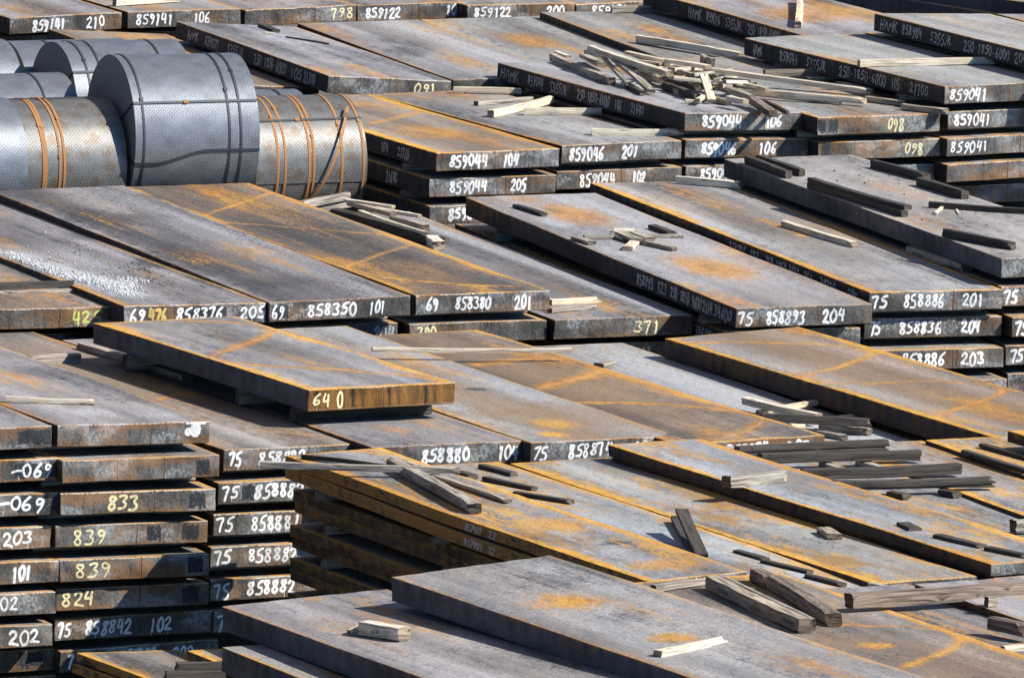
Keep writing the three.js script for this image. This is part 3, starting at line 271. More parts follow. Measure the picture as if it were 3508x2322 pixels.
["timber_beam","grey bar pointing right out of the crossed boards","timber",null,"G",0.09,0.05,[1.609,3.275,-10.829],[2.039,3.272,-10.255]],
["timber_beam","grey board in the crossed boards, right","timber",null,"G",0.12,0.05,[1.528,3.281,-11.497],[1.747,3.278,-11.027]],
["timber_beam","grey lath right of the crossed boards","timber",null,"G",0.05,0.04,[1.686,3.276,-11.395],[2.167,3.28,-11.436]],
["timber_beam","dark board behind the crossed boards","timber",null,"D",0.12,0.05,[1.771,3.29,-12.187],[2.032,3.285,-11.581]],
["timber_beam","upper grey round pole beside the rust strapped coil","timber",null,"G",0.09,0.1,[-2.84,3.073,-14.783],[-2.243,3.081,-15.811]],
["timber_beam","lower grey round pole beside the rust strapped coil","timber",null,"G",0.09,0.1,[-2.685,2.956,-15.193],[-2.234,2.961,-15.922]],
["timber_beam","pale board on top of the plank heap near the coil","timber",null,"L",0.1,0.05,[-2.255,3.074,-15.351],[-1.616,3.078,-14.811]],
["timber_beam","pale pointed board of the plank heap near the coil","timber",null,"L",0.09,0.05,[-1.853,3.036,-14.92],[-1.262,3.039,-14.302]],
["timber_beam","grey board of the plank heap near the coil","timber",null,"G",0.1,0.06,[-2.201,3.04,-15.328],[-1.608,3.041,-14.353]],
["timber_beam","thick charred beam along the edge of slab 858380","timber",null,"D",0.15,0.13,[-2.385,2.972,-14.866],[-1.069,2.975,-12.449]],
["timber_beam","pale board between the charred beam and the heap","timber",null,"L",0.08,0.05,[-2.058,2.994,-14.883],[-1.177,2.996,-12.989]],
["timber_beam","squared grey beam end of the plank heap","timber",null,"G",0.1,0.09,[-1.63,2.976,-14.421],[-1.164,2.978,-13.652]],
["wood_offcut","split white end chunk of the charred beam","offcut",null,"L",0.16,0.13,[-1.084,2.975,-12.519],[-0.976,2.974,-12.0]],
["wood_offcut","small dark block by the split white chunk","offcut",null,"D",0.08,0.06,[-1.001,2.942,-12.988],[-0.882,2.942,-12.769]],
["timber_beam","peeled white log beside the end of slab 858380","timber",null,"L",0.12,0.07,[0.461,3.01,-6.98],[1.066,3.016,-7.334]],
["timber_beam","grey board under the peeled white log","timber",null,"G",0.1,0.06,[0.457,2.935,-6.81],[1.02,2.94,-7.212]],
["timber_beam","dark board on edge on the brown slab 425","timber",null,"D",0.08,0.1,[-6.326,3.283,-4.963],[-5.406,3.28,-5.42]],
["timber_beam","flat pale grey board on the brown slab 425","timber",null,"G",0.12,0.04,[-6.321,3.223,-4.918],[-5.303,3.22,-5.377]],
["timber_beam","short grey log behind the paint splashed slab","timber",null,"G",0.11,0.11,[-5.698,3.019,-0.813],[-5.129,3.013,-1.192]],
["timber_beam","long grey board in the shadow of the short brown ended slab","timber",null,"G",0.14,0.08,[-5.137,2.98,-2.345],[-3.79,3.019,0.141]],
["timber_beam","narrow pale batten on the paint splashed slab","timber",null,"L",0.07,0.06,[-5.661,3.463,5.005],[-4.664,3.453,4.956]],
["timber_beam","very long white batten laid over the rust looped slabs","timber",null,"L",0.08,0.05,[-1.662,3.155,-1.657],[0.71,3.185,-1.885]],
["wood_offcut","wedge shaped chock at the edge of the looped slab","offcut",null,"G",0.14,0.07,[1.052,2.862,-2.799],[1.214,2.863,-3.036]],
["timber_beam","long pale topped beam of the heap beside the plain dark side","timber",null,"L",0.1,0.09,[2.756,2.942,0.091],[3.593,2.942,1.144]],
["timber_beam","pale board poking back out of the heap beside the dark side","timber",null,"L",0.09,0.06,[3.202,2.888,0.211],[3.677,2.889,-0.37]],
["timber_beam","white board end left of the heap beside the dark side","timber",null,"L",0.09,0.04,[2.899,2.867,0.439],[3.063,2.867,0.299]],
["timber_beam","dark weathered log across the heap","timber",null,"D",0.11,0.1,[2.899,3.045,1.956],[4.178,2.978,1.702]],
["timber_beam","pale board end right of the heap beside the dark side","timber",null,"L",0.09,0.06,[3.864,2.858,0.651],[4.199,2.859,0.337]],
["timber_beam","pale board under the dark weathered log","timber",null,"L",0.1,0.05,[3.083,2.852,0.901],[3.423,2.852,1.112]],
["timber_beam","grey beam in front of the dark weathered log","timber",null,"G",0.11,0.08,[3.617,2.867,1.322],[4.17,2.868,1.689]],
["wood_offcut","white stub in front of the heap","offcut",null,"L",0.1,0.05,[3.263,2.852,1.307],[3.42,2.852,1.236]],
["timber_beam","foremost grey bar of the heap beside slab 203","timber",null,"G",0.1,0.06,[3.403,2.856,1.649],[3.875,2.857,2.077]],
["timber_beam","thin lower board of the backmost crib beam","timber",null,"D",0.12,0.045,[2.529,3.3,6.367],[4.228,3.3,5.549]],
["timber_beam","blackened crib beam, backmost of four in a row","timber",null,"D",0.125,0.072,[2.526,3.362,6.365],[4.225,3.362,5.544]],
["timber_beam","thin lower board of the second crib beam","timber",null,"D",0.12,0.045,[2.78,3.301,6.795],[4.572,3.301,6.208]],
["timber_beam","blackened crib beam, second of four in a row","timber",null,"D",0.125,0.072,[2.778,3.362,6.795],[4.569,3.363,6.206]],
["timber_beam","thin lower board of the third crib beam","timber",null,"D",0.12,0.045,[3.219,3.302,7.775],[4.979,3.302,7.048]],
["timber_beam","blackened crib beam, third of four in a row","timber",null,"D",0.125,0.072,[3.216,3.363,7.78],[4.976,3.363,7.05]],
["timber_beam","thin lower board of the foremost crib beam","timber",null,"D",0.12,0.045,[3.547,3.302,8.517],[5.321,3.303,7.901]],
["timber_beam","blackened crib beam, foremost of four in a row","timber",null,"D",0.125,0.072,[3.544,3.364,8.524],[5.318,3.364,7.907]],
["wood_offcut","flat chock under the left half of the foremost crib beam","offcut",null,"D",0.12,0.06,[4.162,3.248,8.339],[4.35,3.248,8.529]],
["wood_offcut","flat chock under the right half of the foremost crib beam","offcut",null,"D",0.12,0.06,[4.742,3.248,8.132],[4.905,3.248,8.312]],
["timber_beam","bearer between the second and third crib beams, left","timber",null,"G",0.12,0.06,[3.495,3.246,6.435],[3.693,3.247,6.863]],
["timber_beam","bearer between the second and third crib beams, right","timber",null,"G",0.12,0.06,[3.895,3.246,6.28],[4.155,3.247,6.698]],
["timber_beam","squared pale grey beam across the raised plate","timber",null,"G",0.14,0.13,[2.368,3.441,9.1],[3.005,3.449,8.614]],
["timber_beam","outer thin dark bar on the flaked plate at the right","timber",null,"D",0.09,0.04,[5.079,3.327,5.772],[5.743,3.324,6.998]],
["timber_beam","inner thin dark bar on the flaked plate, with a bent wire","timber",null,"D",0.09,0.04,[5.304,3.329,5.295],[5.786,3.327,6.1]],
["timber_beam","short dark block on the raised plate","timber",null,"D",0.15,0.05,[4.196,3.448,11.553],[4.313,3.452,11.926]],
["timber_beam","dark bar near the front of the raised plate, longer of two","timber",null,"D",0.12,0.05,[4.533,3.459,12.317],[4.98,3.47,12.961]],
["timber_beam","dark bar at the front rim of the raised plate","timber",null,"D",0.12,0.05,[5.028,3.472,13.072],[5.429,3.482,13.568]],
["wood_offcut","squared grey block on the crib plate at the picture edge","offcut",null,"G",0.14,0.14,[5.416,3.29,10.523],[5.58,3.29,10.464]],
["wood_offcut","split grey block on the most flaked plate","offcut",null,"G",0.16,0.06,[3.37,3.288,11.103],[3.481,3.296,11.591]],
["timber_beam","thin dark bar at the back of the leaning plank plate, first of three","timber",null,"D",0.11,0.05,[-0.283,3.223,7.2],[0.069,3.226,7.727]],
["timber_beam","thin dark bar on the leaning plank plate, second of three","timber",null,"D",0.09,0.05,[-0.246,3.229,8.075],[0.296,3.232,8.687]],
["timber_beam","thin dark bar on the leaning plank plate, third of three","timber",null,"D",0.09,0.05,[0.089,3.235,9.024],[0.701,3.238,9.519]],
["timber_beam","dark board under the leaning plank","timber",null,"D",0.1,0.05,[1.801,3.274,10.566],[1.985,3.259,12.844]],
["timber_plank","leaning weathered plank on the blue grey plate","plank",null,"D",0.14,0.05,[1.855,3.489,11.377],[2.054,3.269,12.892]],
["timber_beam","thin dark bar in front of the leaning plank, first of three","timber",null,"D",0.1,0.04,[2.426,3.251,12.432],[2.719,3.254,12.908]],
["timber_beam","thin dark bar in front of the leaning plank, second of three","timber",null,"D",0.1,0.04,[2.697,3.255,13.027],[3.167,3.258,13.626]],
["timber_beam","thin dark bar in front of the leaning plank, third of three","timber",null,"D",0.1,0.04,[3.136,3.26,13.865],[3.496,3.263,14.37]],
["timber_beam","thin grey bar at the end of the most flaked plate","timber",null,"G",0.09,0.04,[3.763,3.324,14.619],[4.097,3.337,15.051]],
["timber_beam","long grey pole laid across the plate stack","timber",null,"G",0.09,0.07,[-2.713,3.263,7.79],[-0.528,3.317,8.102]],
["timber_beam","thin dark lath behind the long grey pole","timber",null,"D",0.06,0.05,[-2.274,3.182,6.678],[-1.268,3.219,7.469]],
["timber_beam","cracked grey beam lying lengthwise on the plate stack","timber",null,"G",0.14,0.11,[-1.27,3.25,7.38],[-0.332,3.279,10.366]],
["timber_beam","flat grey board beside the cracked beam on the plate stack","timber",null,"G",0.1,0.04,[-0.863,3.229,7.938],[0.018,3.259,9.703]],
["timber_beam","short lath behind the long grey pole","timber",null,"G",0.07,0.05,[-1.286,3.22,6.92],[-0.986,3.23,7.466]],
["timber_beam","short dark bar by the tip of the long grey pole","timber",null,"D",0.1,0.05,[-0.543,3.226,7.715],[-0.363,3.228,7.996]],
["timber_beam","heavy grey beam beside the rust loop, cracked along its end","timber",null,"G",0.15,0.14,[2.087,3.695,16.932],[2.959,3.717,19.396]],
["timber_beam","thin strip split from the heavy grey beam","timber",null,"G",0.05,0.12,[2.163,3.685,16.739],[3.04,3.707,19.24]],
["timber_beam","short heavy brown beam behind the rust loop","timber",null,"B",0.15,0.13,[2.54,3.694,16.422],[2.686,3.698,16.845]],
["timber_beam","heavy brown beam with a sawn end by the rust loop","timber",null,"B",0.15,0.14,[2.708,3.703,16.868],[3.253,3.719,19.014]],
["timber_beam","pale grey beam at the end of the plate stack","timber",null,"G",0.09,0.07,[1.493,3.652,17.169],[2.048,3.658,16.644]],
["timber_beam","very long heavy brown beam across two slabs","timber",null,"B",0.16,0.15,[3.418,3.761,18.151],[5.25,3.753,17.086]],
["wood_offcut","pale prop block under the very long heavy beam","offcut",null,"G",0.1,0.1,[4.791,3.756,17.916],[4.882,3.757,17.875]],
["timber_beam","dark brown beam on the pale slab at the picture edge","timber",null,"B",0.14,0.13,[4.804,3.757,19.133],[5.137,3.756,19.514]],
["timber_beam","white board end on the slab beside the rust loop","timber",null,"L",0.09,0.06,[4.868,3.662,20.028],[5.146,3.661,19.888]],
["timber_beam","fresh white beam on the violet grey slab with two orange spots","timber",null,"L",0.11,0.065,[1.488,3.756,21.377],[2.144,3.807,20.756]],
["wood_offcut","splintered pale block on the violet grey slab","offcut",null,"L",0.17,0.14,[-1.365,3.485,18.948],[-0.965,3.5,19.309]],
["wood_splinter","torn fibres at the end of the splintered block","splinter",null,"L",0.06,0.05,[-1.513,3.433,18.932],[-1.391,3.489,18.82]],
["wood_splinter","torn fibre stub beside the splintered block","splinter",null,"L",0.05,0.07,[-1.452,3.445,18.954],[-1.366,3.48,18.912]],
["timber_beam","dark timber on the thin plate, back of two","timber",null,"D",0.13,0.1,[-3.507,1.373,9.911],[-3.013,1.373,9.759]],
["timber_beam","dark timber on the thin plate, front of two","timber",null,"D",0.13,0.13,[-3.595,1.388,10.604],[-2.967,1.388,10.43]],
["timber_spacer","spacer under the yellow rimmed slab by the coil, near the lettered end","spacer",null,"G",0.1,0.1,[-1.52,3.344,-16.918],[0.11,3.352,-17.714]],
["timber_spacer","spacer under the yellow rimmed slab by the coil, near the blank end","spacer",null,"G",0.1,0.085,[-3.321,3.336,-20.607],[-1.691,3.344,-21.403]],
["timber_spacer","spacer under the second slab beside the rusty coil, near the lettered end","spacer",null,"G",0.1,0.104,[-1.535,2.985,-16.849],[0.127,2.988,-17.66]],
["timber_spacer","spacer under the second slab beside the rusty coil, near the blank end","spacer",null,"G",0.1,0.104,[-3.377,2.985,-20.624],[-1.715,2.988,-21.434]],
["timber_spacer","spacer directly under the wood pile slab, near the lettered end","spacer",null,"G",0.1,0.091,[2.019,3.703,-18.791],[3.695,3.672,-19.579]],
["timber_spacer","spacer directly under the wood pile slab, near the blank end","spacer",null,"G",0.1,0.047,[0.077,3.682,-22.923],[1.753,3.65,-23.71]],
["timber_spacer","spacer two layers under the wood pile","spacer",null,"G",0.1,0.078,[2.002,3.345,-18.809],[3.657,3.332,-19.574]],
["timber_spacer","spacer under the slab with four fresh beams, near the lettered end","spacer",null,"G",0.1,0.098,[0.302,3.343,-17.782],[1.906,3.354,-18.579]],
["timber_spacer","spacer under the slab with four fresh beams, near the blank end","spacer",null,"G",0.1,0.066,[-1.657,3.327,-21.725],[-0.053,3.338,-22.522]],
["timber_spacer","spacer between the two slabs with yellow 098, near the lettered end","spacer",null,"G",0.1,0.097,[3.776,3.662,-19.212],[5.461,3.669,-20.005]],
["timber_spacer","spacer between the two slabs with yellow 098, near the blank end","spacer",null,"G",0.1,0.123,[1.852,3.674,-23.304],[3.537,3.682,-24.097]],
["timber_spacer","spacer under the topmost slab lettered 859041, near the lettered end","spacer",null,"G",0.1,0.097,[5.21,4.03,-20.63],[6.833,4.051,-21.44]],
["timber_spacer","spacer under the topmost slab lettered 859041, near the blank end","spacer",null,"G",0.1,0.073,[3.586,4.019,-23.886],[5.209,4.039,-24.696]],
["timber_spacer","spacer under the second slab lettered 859041","spacer",null,"G",0.1,0.082,[5.585,3.68,-20.133],[7.205,3.701,-20.949]],
["timber_spacer","spacer under the orange streaked slab 858893, near the lettered end","spacer",null,"G",0.1,0.111,[2.33,2.898,-6.651],[4.014,2.907,-7.288]],
["timber_spacer","spacer under the orange streaked slab 858893, near the blank end","spacer",null,"G",0.1,0.165,[-0.267,2.926,-13.505],[1.418,2.935,-14.143]],
["timber_spacer","spacer under the rust rimmed slab 858886 201, near the lettered end","spacer",null,"G",0.1,0.106,[4.181,2.997,-7.276],[5.839,2.989,-7.913]],
["timber_spacer","spacer under the rust rimmed slab 858886 201, near the blank end","spacer",null,"G",0.1,0.16,[1.489,3.024,-14.292],[3.147,3.016,-14.928]],
["timber_spacer","spacer under the shaded slab 858836 204","spacer",null,"G",0.1,0.097,[4.138,2.635,-7.395],[5.833,2.631,-8.042]],
["timber_spacer","spacer under the brown slab with pale looping lines, near the lettered end","spacer",null,"G",0.1,0.103,[-1.453,2.944,-6.118],[0.156,2.951,-6.808]],
["timber_spacer","spacer under the brown slab with pale looping lines, near the blank end","spacer",null,"G",0.1,0.089,[-4.802,2.937,-13.934],[-3.193,2.943,-14.623]],
["timber_spacer","spacer under the soot dark slab 858350","spacer",null,"G",0.1,0.108,[-3.234,2.977,-4.952],[-1.562,2.99,-5.691]],
["timber_spacer","spacer under the short brown ended slab, near the lettered end","spacer",null,"D",0.1,0.176,[-2.485,3.144,3.383],[-0.918,3.148,2.547]],
["timber_spacer","spacer under the short brown ended slab, middle one","spacer",null,"G",0.1,0.194,[-3.144,3.124,2.147],[-1.577,3.127,1.312]],
["timber_spacer","spacer under the short brown ended slab, near the blank end","spacer",null,"G",0.1,0.2,[-4.546,3.079,-0.483],[-2.979,3.083,-1.319]],
["timber_spacer","spacer under the top layer of the yellow numbered stack","spacer",null,"G",0.1,0.099,[-5.278,3.132,6.117],[-3.641,3.114,5.334]],
["timber_spacer","spacer under the second layer of the yellow numbered stack","spacer",null,"G",0.1,0.124,[-5.196,2.756,6.258],[-3.514,2.743,5.463]],
["timber_spacer","spacer under the third layer of the yellow numbered stack","spacer",null,"G",0.1,0.121,[-5.22,2.375,6.198],[-3.536,2.362,5.405]],
["timber_spacer","spacer under the fourth layer of the yellow numbered stack","spacer",null,"G",0.1,0.118,[-5.28,1.995,6.124],[-3.625,1.987,5.34]],
["timber_spacer","spacer under the fifth layer of the yellow numbered stack","spacer",null,"G",0.1,0.094,[-5.221,1.63,6.117],[-3.596,1.624,5.342]],
["timber_spacer","spacer under the sixth layer of the yellow numbered stack","spacer",null,"G",0.1,0.089,[-5.249,1.275,5.991],[-3.613,1.276,5.213]],
["timber_spacer","spacer under the seventh layer of the yellow numbered stack","spacer",null,"G",0.1,0.091,[-5.271,0.91,5.865],[-3.58,0.93,5.055]],
["timber_spacer","spacer under the top layer of the 75 8588 stack","spacer",null,"G",0.1,0.093,[-3.48,2.746,5.053],[-1.868,2.74,4.255]],
["timber_spacer","spacer under the second layer of the 75 8588 stack","spacer",null,"G",0.1,0.114,[-3.511,2.38,5.128],[-1.885,2.38,4.323]],
["timber_spacer","spacer under the third layer of the 75 8588 stack","spacer",null,"G",0.1,0.114,[-3.553,2.01,5.077],[-1.927,2.01,4.272]],
["timber_spacer","spacer under the fourth layer of the 75 8588 stack","spacer",null,"G",0.1,0.114,[-3.575,1.64,5.08],[-1.949,1.64,4.275]],
["timber_spacer","spacer under the top pair of the dark plate stack, near the lettered end","spacer",null,"G",0.1,0.114,[-2.101,2.834,7.238],[-1.054,2.875,6.738]],
["timber_spacer","spacer under the top pair of the dark plate stack, near the blank end","spacer",null,"G",0.1,0.114,[-0.766,2.879,10.036],[0.28,2.92,9.536]],
["timber_spacer","spacer under the second pair of the dark plate stack, near the lettered end","spacer",null,"G",0.1,0.114,[-1.993,2.453,7.186],[-0.946,2.494,6.686]],
["timber_spacer","spacer under the second pair of the dark plate stack, near the blank end","spacer",null,"G",0.1,0.114,[-0.658,2.498,9.984],[0.388,2.54,9.484]],
["timber_spacer","spacer under the third pair of the dark plate stack, near the lettered end","spacer",null,"G",0.1,0.109,[-2.011,2.07,7.195],[-0.964,2.111,6.695]],
["timber_spacer","spacer under the third pair of the dark plate stack, near the blank end","spacer",null,"G",0.1,0.109,[-0.676,2.115,9.993],[0.37,2.156,9.493]]];
const COILS = [
["largest looking bare steel coil, black strapped, standing proud in the front coil row",[-5.441,3.757,-16.15],1.07,1.74,[[0.07,"d"],[0.76,"d"],[0.85,"d"]],0.05,2,21],
["rusty coil with orange bands and a loose diagonal band, at the end of the row",[-3.848,3.327,-17.0],0.875,1.62,[[0.2,"o"],[0.26,"o"],[0.48,"o"],[0.52,"o"],[0.78,"o"],[0.97,"o"]],0.45,1,25],
["shaded coil with two pairs of orange bands left of the proud coil",[-7.039,3.407,-15.348],0.87,1.66,[[0.28,"o"],[0.31,"o"],[0.42,"o"],[0.46,"o"]],0.5,1,25],
["front left coil cut by the picture edge",[-8.324,3.503,-14.082],0.875,1.7,[],0.15,0,25],
["second row coil behind the front left one, one black strap",[-7.694,3.604,-16.182],0.875,1.7,[[0.72,"d"]],0.05,0,25],
["second row coil with three black straps behind the proud coil",[-6.305,3.88,-18.0],0.875,1.75,[[0.12,"d"],[0.24,"d"],[0.76,"d"]],0.12,2,25],
["small looking coil top between the proud coil and the rusty one",[-4.585,3.257,-17.982],0.875,1.7,[[0.8,"d"]],0.1,0,25],
["third row coil at the picture edge",[-8.587,3.792,-18.182],0.875,1.7,[],0.1,0,25],
["third row coil seen in the gap behind two coils",[-7.001,3.727,-19.2],0.875,1.7,[[0.3,"d"]],0.3,0,25]];
// ---------------------------------------------------------------- helpers
function rng(seed) { let s = seed | 0; return () => { s = (s + 0x6d2b79f5) | 0; let t = Math.imul(s ^ (s >>> 15), 1 | s); t = (t + Math.imul(t ^ (t >>> 7), 61 | t)) ^ t; return ((t ^ (t >>> 14)) >>> 0) / 4294967296; }; }
const DEG = Math.PI / 180;
const clamp = (x, a = 0, b = 1) => (x < a ? a : x > b ? b : x);
const sstep = (a, b, x) => { const t = clamp((x - a) / (b - a)); return t * t * (3 - 2 * t); };
const taken = new Map();
function numbered(name) { const n = taken.get(name) ?? 0; taken.set(name, n + 1); return n ? name + '_' + String(n).padStart(3, '0') : name; }
function tag(o, label, category, group) { o.userData.label = label; o.userData.kind = 'thing'; o.userData.category = category; if (group) o.userData.group = group; o.traverse((c) => { c.castShadow = c.receiveShadow = true; }); return o; }

// tileable noise tables, 256 x 256, several octaves, mean about 0.5
const NS = 256;
function noiseTile(seed, base, octaves, gain = 0.5) {
  const r = rng(seed), out = new Float32Array(NS * NS);
  let amp = 1, total = 0;
  for (let o = 0, f = base; o < octaves && f <= NS / 2; o++, f *= 2, amp *= gain) {
    const g = new Float32Array(f * f).map(() => r());
    total += amp;
    for (let y = 0; y < NS; y++) {
      const fy = y * f / NS, y0 = Math.floor(fy), ty = fy - y0, sy = ty * ty * (3 - 2 * ty), ya = (y0 % f) * f, yb = ((y0 + 1) % f) * f;
      for (let x = 0; x < NS; x++) {
        const fx = x * f / NS, x0 = Math.floor(fx), tx = fx - x0, sx = tx * tx * (3 - 2 * tx), xa = x0 % f, xb = (x0 + 1) % f;
        const a = g[ya + xa] + (g[ya + xb] - g[ya + xa]) * sx, b = g[yb + xa] + (g[yb + xb] - g[yb + xa]) * sx;
        out[y * NS + x] += amp * (a + (b - a) * sy);
      }
    }
  }
  let m = 0, v = 0;
  for (let i = 0; i < out.length; i++) { out[i] /= total; m += out[i]; }
  m /= out.length;
  for (let i = 0; i < out.length; i++) v += (out[i] - m) ** 2;
  const k = 0.19 / Math.sqrt(v / out.length);
  for (let i = 0; i < out.length; i++) out[i] = 0.5 + (out[i] - m) * k;      // mean 0.5, deviation 0.19
  return out;
}
const NT = [noiseTile(11, 4, 6), noiseTile(23, 5, 6), noiseTile(37, 8, 5, 0.62), noiseTile(41, 16, 4, 0.75), noiseTile(53, 3, 7, 0.55)];
function nz(t, x, y) {                       // x, y in tiles
  const T = NT[t];
  x = (x - Math.floor(x)) * NS; y = (y - Math.floor(y)) * NS;
  const x0 = x | 0, y0 = y | 0, tx = x - x0, ty = y - y0, x1 = (x0 + 1) & 255, a = (y0 & 255) << 8, b = ((y0 + 1) & 255) << 8, xx = x0 & 255;
  const p = T[a + xx], q = T[b + xx];
  const u = p + (T[a + x1] - p) * tx, w = q + (T[b + x1] - q) * tx;
  return u + (w - u) * ty;
}
const toS = new Uint8Array(4097);
for (let i = 0; i <= 4096; i++) { const x = i / 4096; toS[i] = Math.round(255 * (x <= 0.0031308 ? 12.92 * x : 1.055 * Math.pow(x, 1 / 2.4) - 0.055)); }
const sb = (x) => toS[x <= 0 ? 0 : x >= 1 ? 4096 : (x * 4096) | 0];
const lin8 = (x) => { x /= 255; return x <= 0.04045 ? x / 12.92 : ((x + 0.055) / 1.055) ** 2.4; };
function dataTex(data, w, h, srgb, repeat) {
  const t = new THREE.DataTexture(data, w, h, THREE.RGBAFormat);
  if (srgb) t.colorSpace = THREE.SRGBColorSpace;
  t.magFilter = THREE.LinearFilter; t.minFilter = THREE.LinearMipmapLinearFilter; t.generateMipmaps = true;
  if (repeat) t.wrapS = t.wrapT = THREE.RepeatWrapping;
  t.needsUpdate = true;
  return t;
}

// ---------------------------------------------------------------- brush lettering: strokes in a unit box, y down
const GLYPH = {
  0: [[[.5, .02], [.12, .2], [.06, .6], [.3, .98], [.7, .95], [.95, .55], [.8, .12], [.5, .02]]],
  1: [[[.28, .2], [.55, .02], [.52, .5], [.5, 1]]],
  2: [[[.08, .25], [.3, .02], [.75, .1], [.72, .42], [.3, .75], [.08, .95], [.5, .9], [1, .97]]],
  3: [[[.1, .1], [.6, .02], [.85, .22], [.4, .45], [.9, .62], [.75, .95], [.1, .92]]],
  4: [[[.3, .02], [.1, .5], [.25, .62], [.85, .52]], [[.78, .1], [.72, .55], [.75, 1]]],
  5: [[[.9, .03], [.25, .06], [.18, .45], [.7, .42], [.92, .7], [.65, .97], [.08, .92]]],
  6: [[[.75, .02], [.3, .25], [.08, .7], [.35, .98], [.85, .85], [.75, .55], [.3, .55], [.12, .75]]],
  7: [[[.02, .12], [.4, .04], [.9, .06], [.6, .45], [.42, 1]]],
  8: [[[.72, .16], [.35, .02], [.12, .22], [.5, .46], [.9, .75], [.5, 1], [.08, .78], [.45, .46], [.82, .25], [.68, .08]]],
  9: [[[.85, .25], [.5, .02], [.15, .22], [.35, .5], [.8, .38], [.86, .2], [.8, .6], [.45, 1]]],
  H: [[[.1, .02], [.12, 1]], [[.85, 0], [.82, 1]], [[.12, .5], [.84, .48]]],
  V: [[[.02, 1], [.35, .4], [.5, .02], [.7, .5], [.95, 1]]],
  M: [[[.02, 1], [.12, .02], [.5, .65], [.85, 0], [.98, 1]]],
  K: [[[.12, 0], [.1, 1]], [[.85, .02], [.15, .5], [.5, .6], [.95, 1]]],
  S: [[[.85, .1], [.45, .02], [.15, .25], [.75, .6], [.7, .95], [.1, .9]]],
  J: [[[.75, .02], [.75, .7], [.45, 1], [.1, .85]]],
  R: [[[.12, 1], [.15, .04], [.75, .12], [.65, .45], [.2, .52], [.9, 1]]],
  '-': [[[.02, .5], [.5, .42], [1, .45]]],
  '.': [[[.4, .5], [.6, .52]]],
};
function paintText(g, text, x, y, w, h, style, brush, r) {
  const n = text.length, adv = w / n, gw = adv * 0.86;
  g.lineCap = 'round'; g.lineJoin = 'round'; g.strokeStyle = style;
  for (let i = 0; i < n; i++) {
    const G = GLYPH[text[i]];
    if (!G) continue;
    const dy = (r() - 0.5) * h * 0.09, sk = -(0.04 + 0.1 * r()) * h, sh = 0.86 + 0.26 * r(), rot = (r() - 0.5) * 0.16, narrow = text[i] === '1' ? 0.7 : 1, thick = text[i] === '.' ? 0.7 : 1;
    const wx = (r() - 0.5) * 0.14 * gw, P = (p) => [x + i * adv + wx + (adv - gw * narrow) / 2 + p[0] * gw * narrow + (1 - p[1]) * -sk + (p[1] - 0.5) * rot * h + (r() - 0.5) * h * 0.07, y + dy + p[1] * h * sh + (p[0] - 0.5) * rot * gw + (r() - 0.5) * h * 0.06];
    if (r() < 0.3) { const dx = x + i * adv + (0.3 + 0.4 * r()) * adv; g.lineWidth = brush * 0.22; g.beginPath(); g.moveTo(dx, y + h * 0.9); g.lineTo(dx, y + h * (1.05 + 0.3 * r())); g.stroke(); }   // a run of paint
    for (const line of G) {
      g.lineWidth = brush * thick * (0.85 + 0.3 * r());
      g.beginPath();
      const q = line.map(P);
      g.moveTo(...q[0]);
      for (let k = 1; k < q.length - 1; k++) g.quadraticCurveTo(q[k][0], q[k][1], (q[k][0] + q[k + 1][0]) / 2, (q[k][1] + q[k + 1][1]) / 2);
      g.lineTo(...q[q.length - 1]);
      g.stroke();
    }
  }
}
// ---------------------------------------------------------------- slab surfaces
// SLABS row: key, name, category, label, group, corner [x y z], yaw, roll, pitch, width, thickness, length, top [grey, brown, rust, rim, soot], end [dark, rust], end texts, side texts, dark patches, line marks, spots, side rust
const TOPW = 1024, TOPH = 256, BUMPK = 2;
const withTop = SLABS.filter((s) => s[12]);
const perAtlas = 16, nTop = Math.ceil(withTop.length / perAtlas);
// lower layers show only a strip of their top, so several of them share a cell
const shownTop = new Set(['T0','T1','T2','T3','T4','T5','R2a','C','C2','C3','C4','V','X','A','O1','B','D','E','F','F2','G','H','W','Z','K0','K1','K2','N1','I','S1','S2','S3','S4','S5','AA','M0','K','L','Q1','Q2','Q3','P1','P2','P3','P4','P5','P5b','P6','P7','U1','U2','Y0','Y1','m0','M1','m1','B4','E2','O2','P1_2','P1_3']);
const topCell = new Map(); let cells = 0;
for (const s of SLABS) if (shownTop.has(s[0])) topCell.set(s[0], cells++);
const generic = ['M1', 'm1', 'B4', 'E2', 'O2'];
SLABS.forEach((s, i) => { if (!topCell.has(s[0])) topCell.set(s[0], topCell.get(s[1] === 'steel_plate' ? ['P1_2', 'P1_3'][i % 2] : generic[i % 5])); });
const nAtlas = Math.ceil(cells / 16);
const atlas = Array.from({ length: nAtlas }, () => ({ c: new Uint8Array(2048 * 2048 * 4), b: new Uint8Array(1024 * 1024 * 4) }));

const COL = {
  light: [0.415, 0.412, 0.412], dark: [0.068, 0.066, 0.066], brown: [0.2, 0.142, 0.092], rust: [0.42, 0.18, 0.032], yellow: [0.63, 0.35, 0.06], coal: [0.035, 0.035, 0.038], white: [0.5, 0.52, 0.55], umber: [0.2, 0.115, 0.04], soot: [0.075, 0.073, 0.076], ochre: [0.26, 0.165, 0.085], worn: [0.42, 0.36, 0.29],
};
const HUE = [[1.0, 0.97, 0.98], [0.97, 1.0, 1.025], [1.0, 0.985, 0.955], [1.02, 0.96, 0.88]];
const mix3 = (c, d, t) => { c[0] += (d[0] - c[0]) * t; c[1] += (d[1] - c[1]) * t; c[2] += (d[2] - c[2]) * t; };

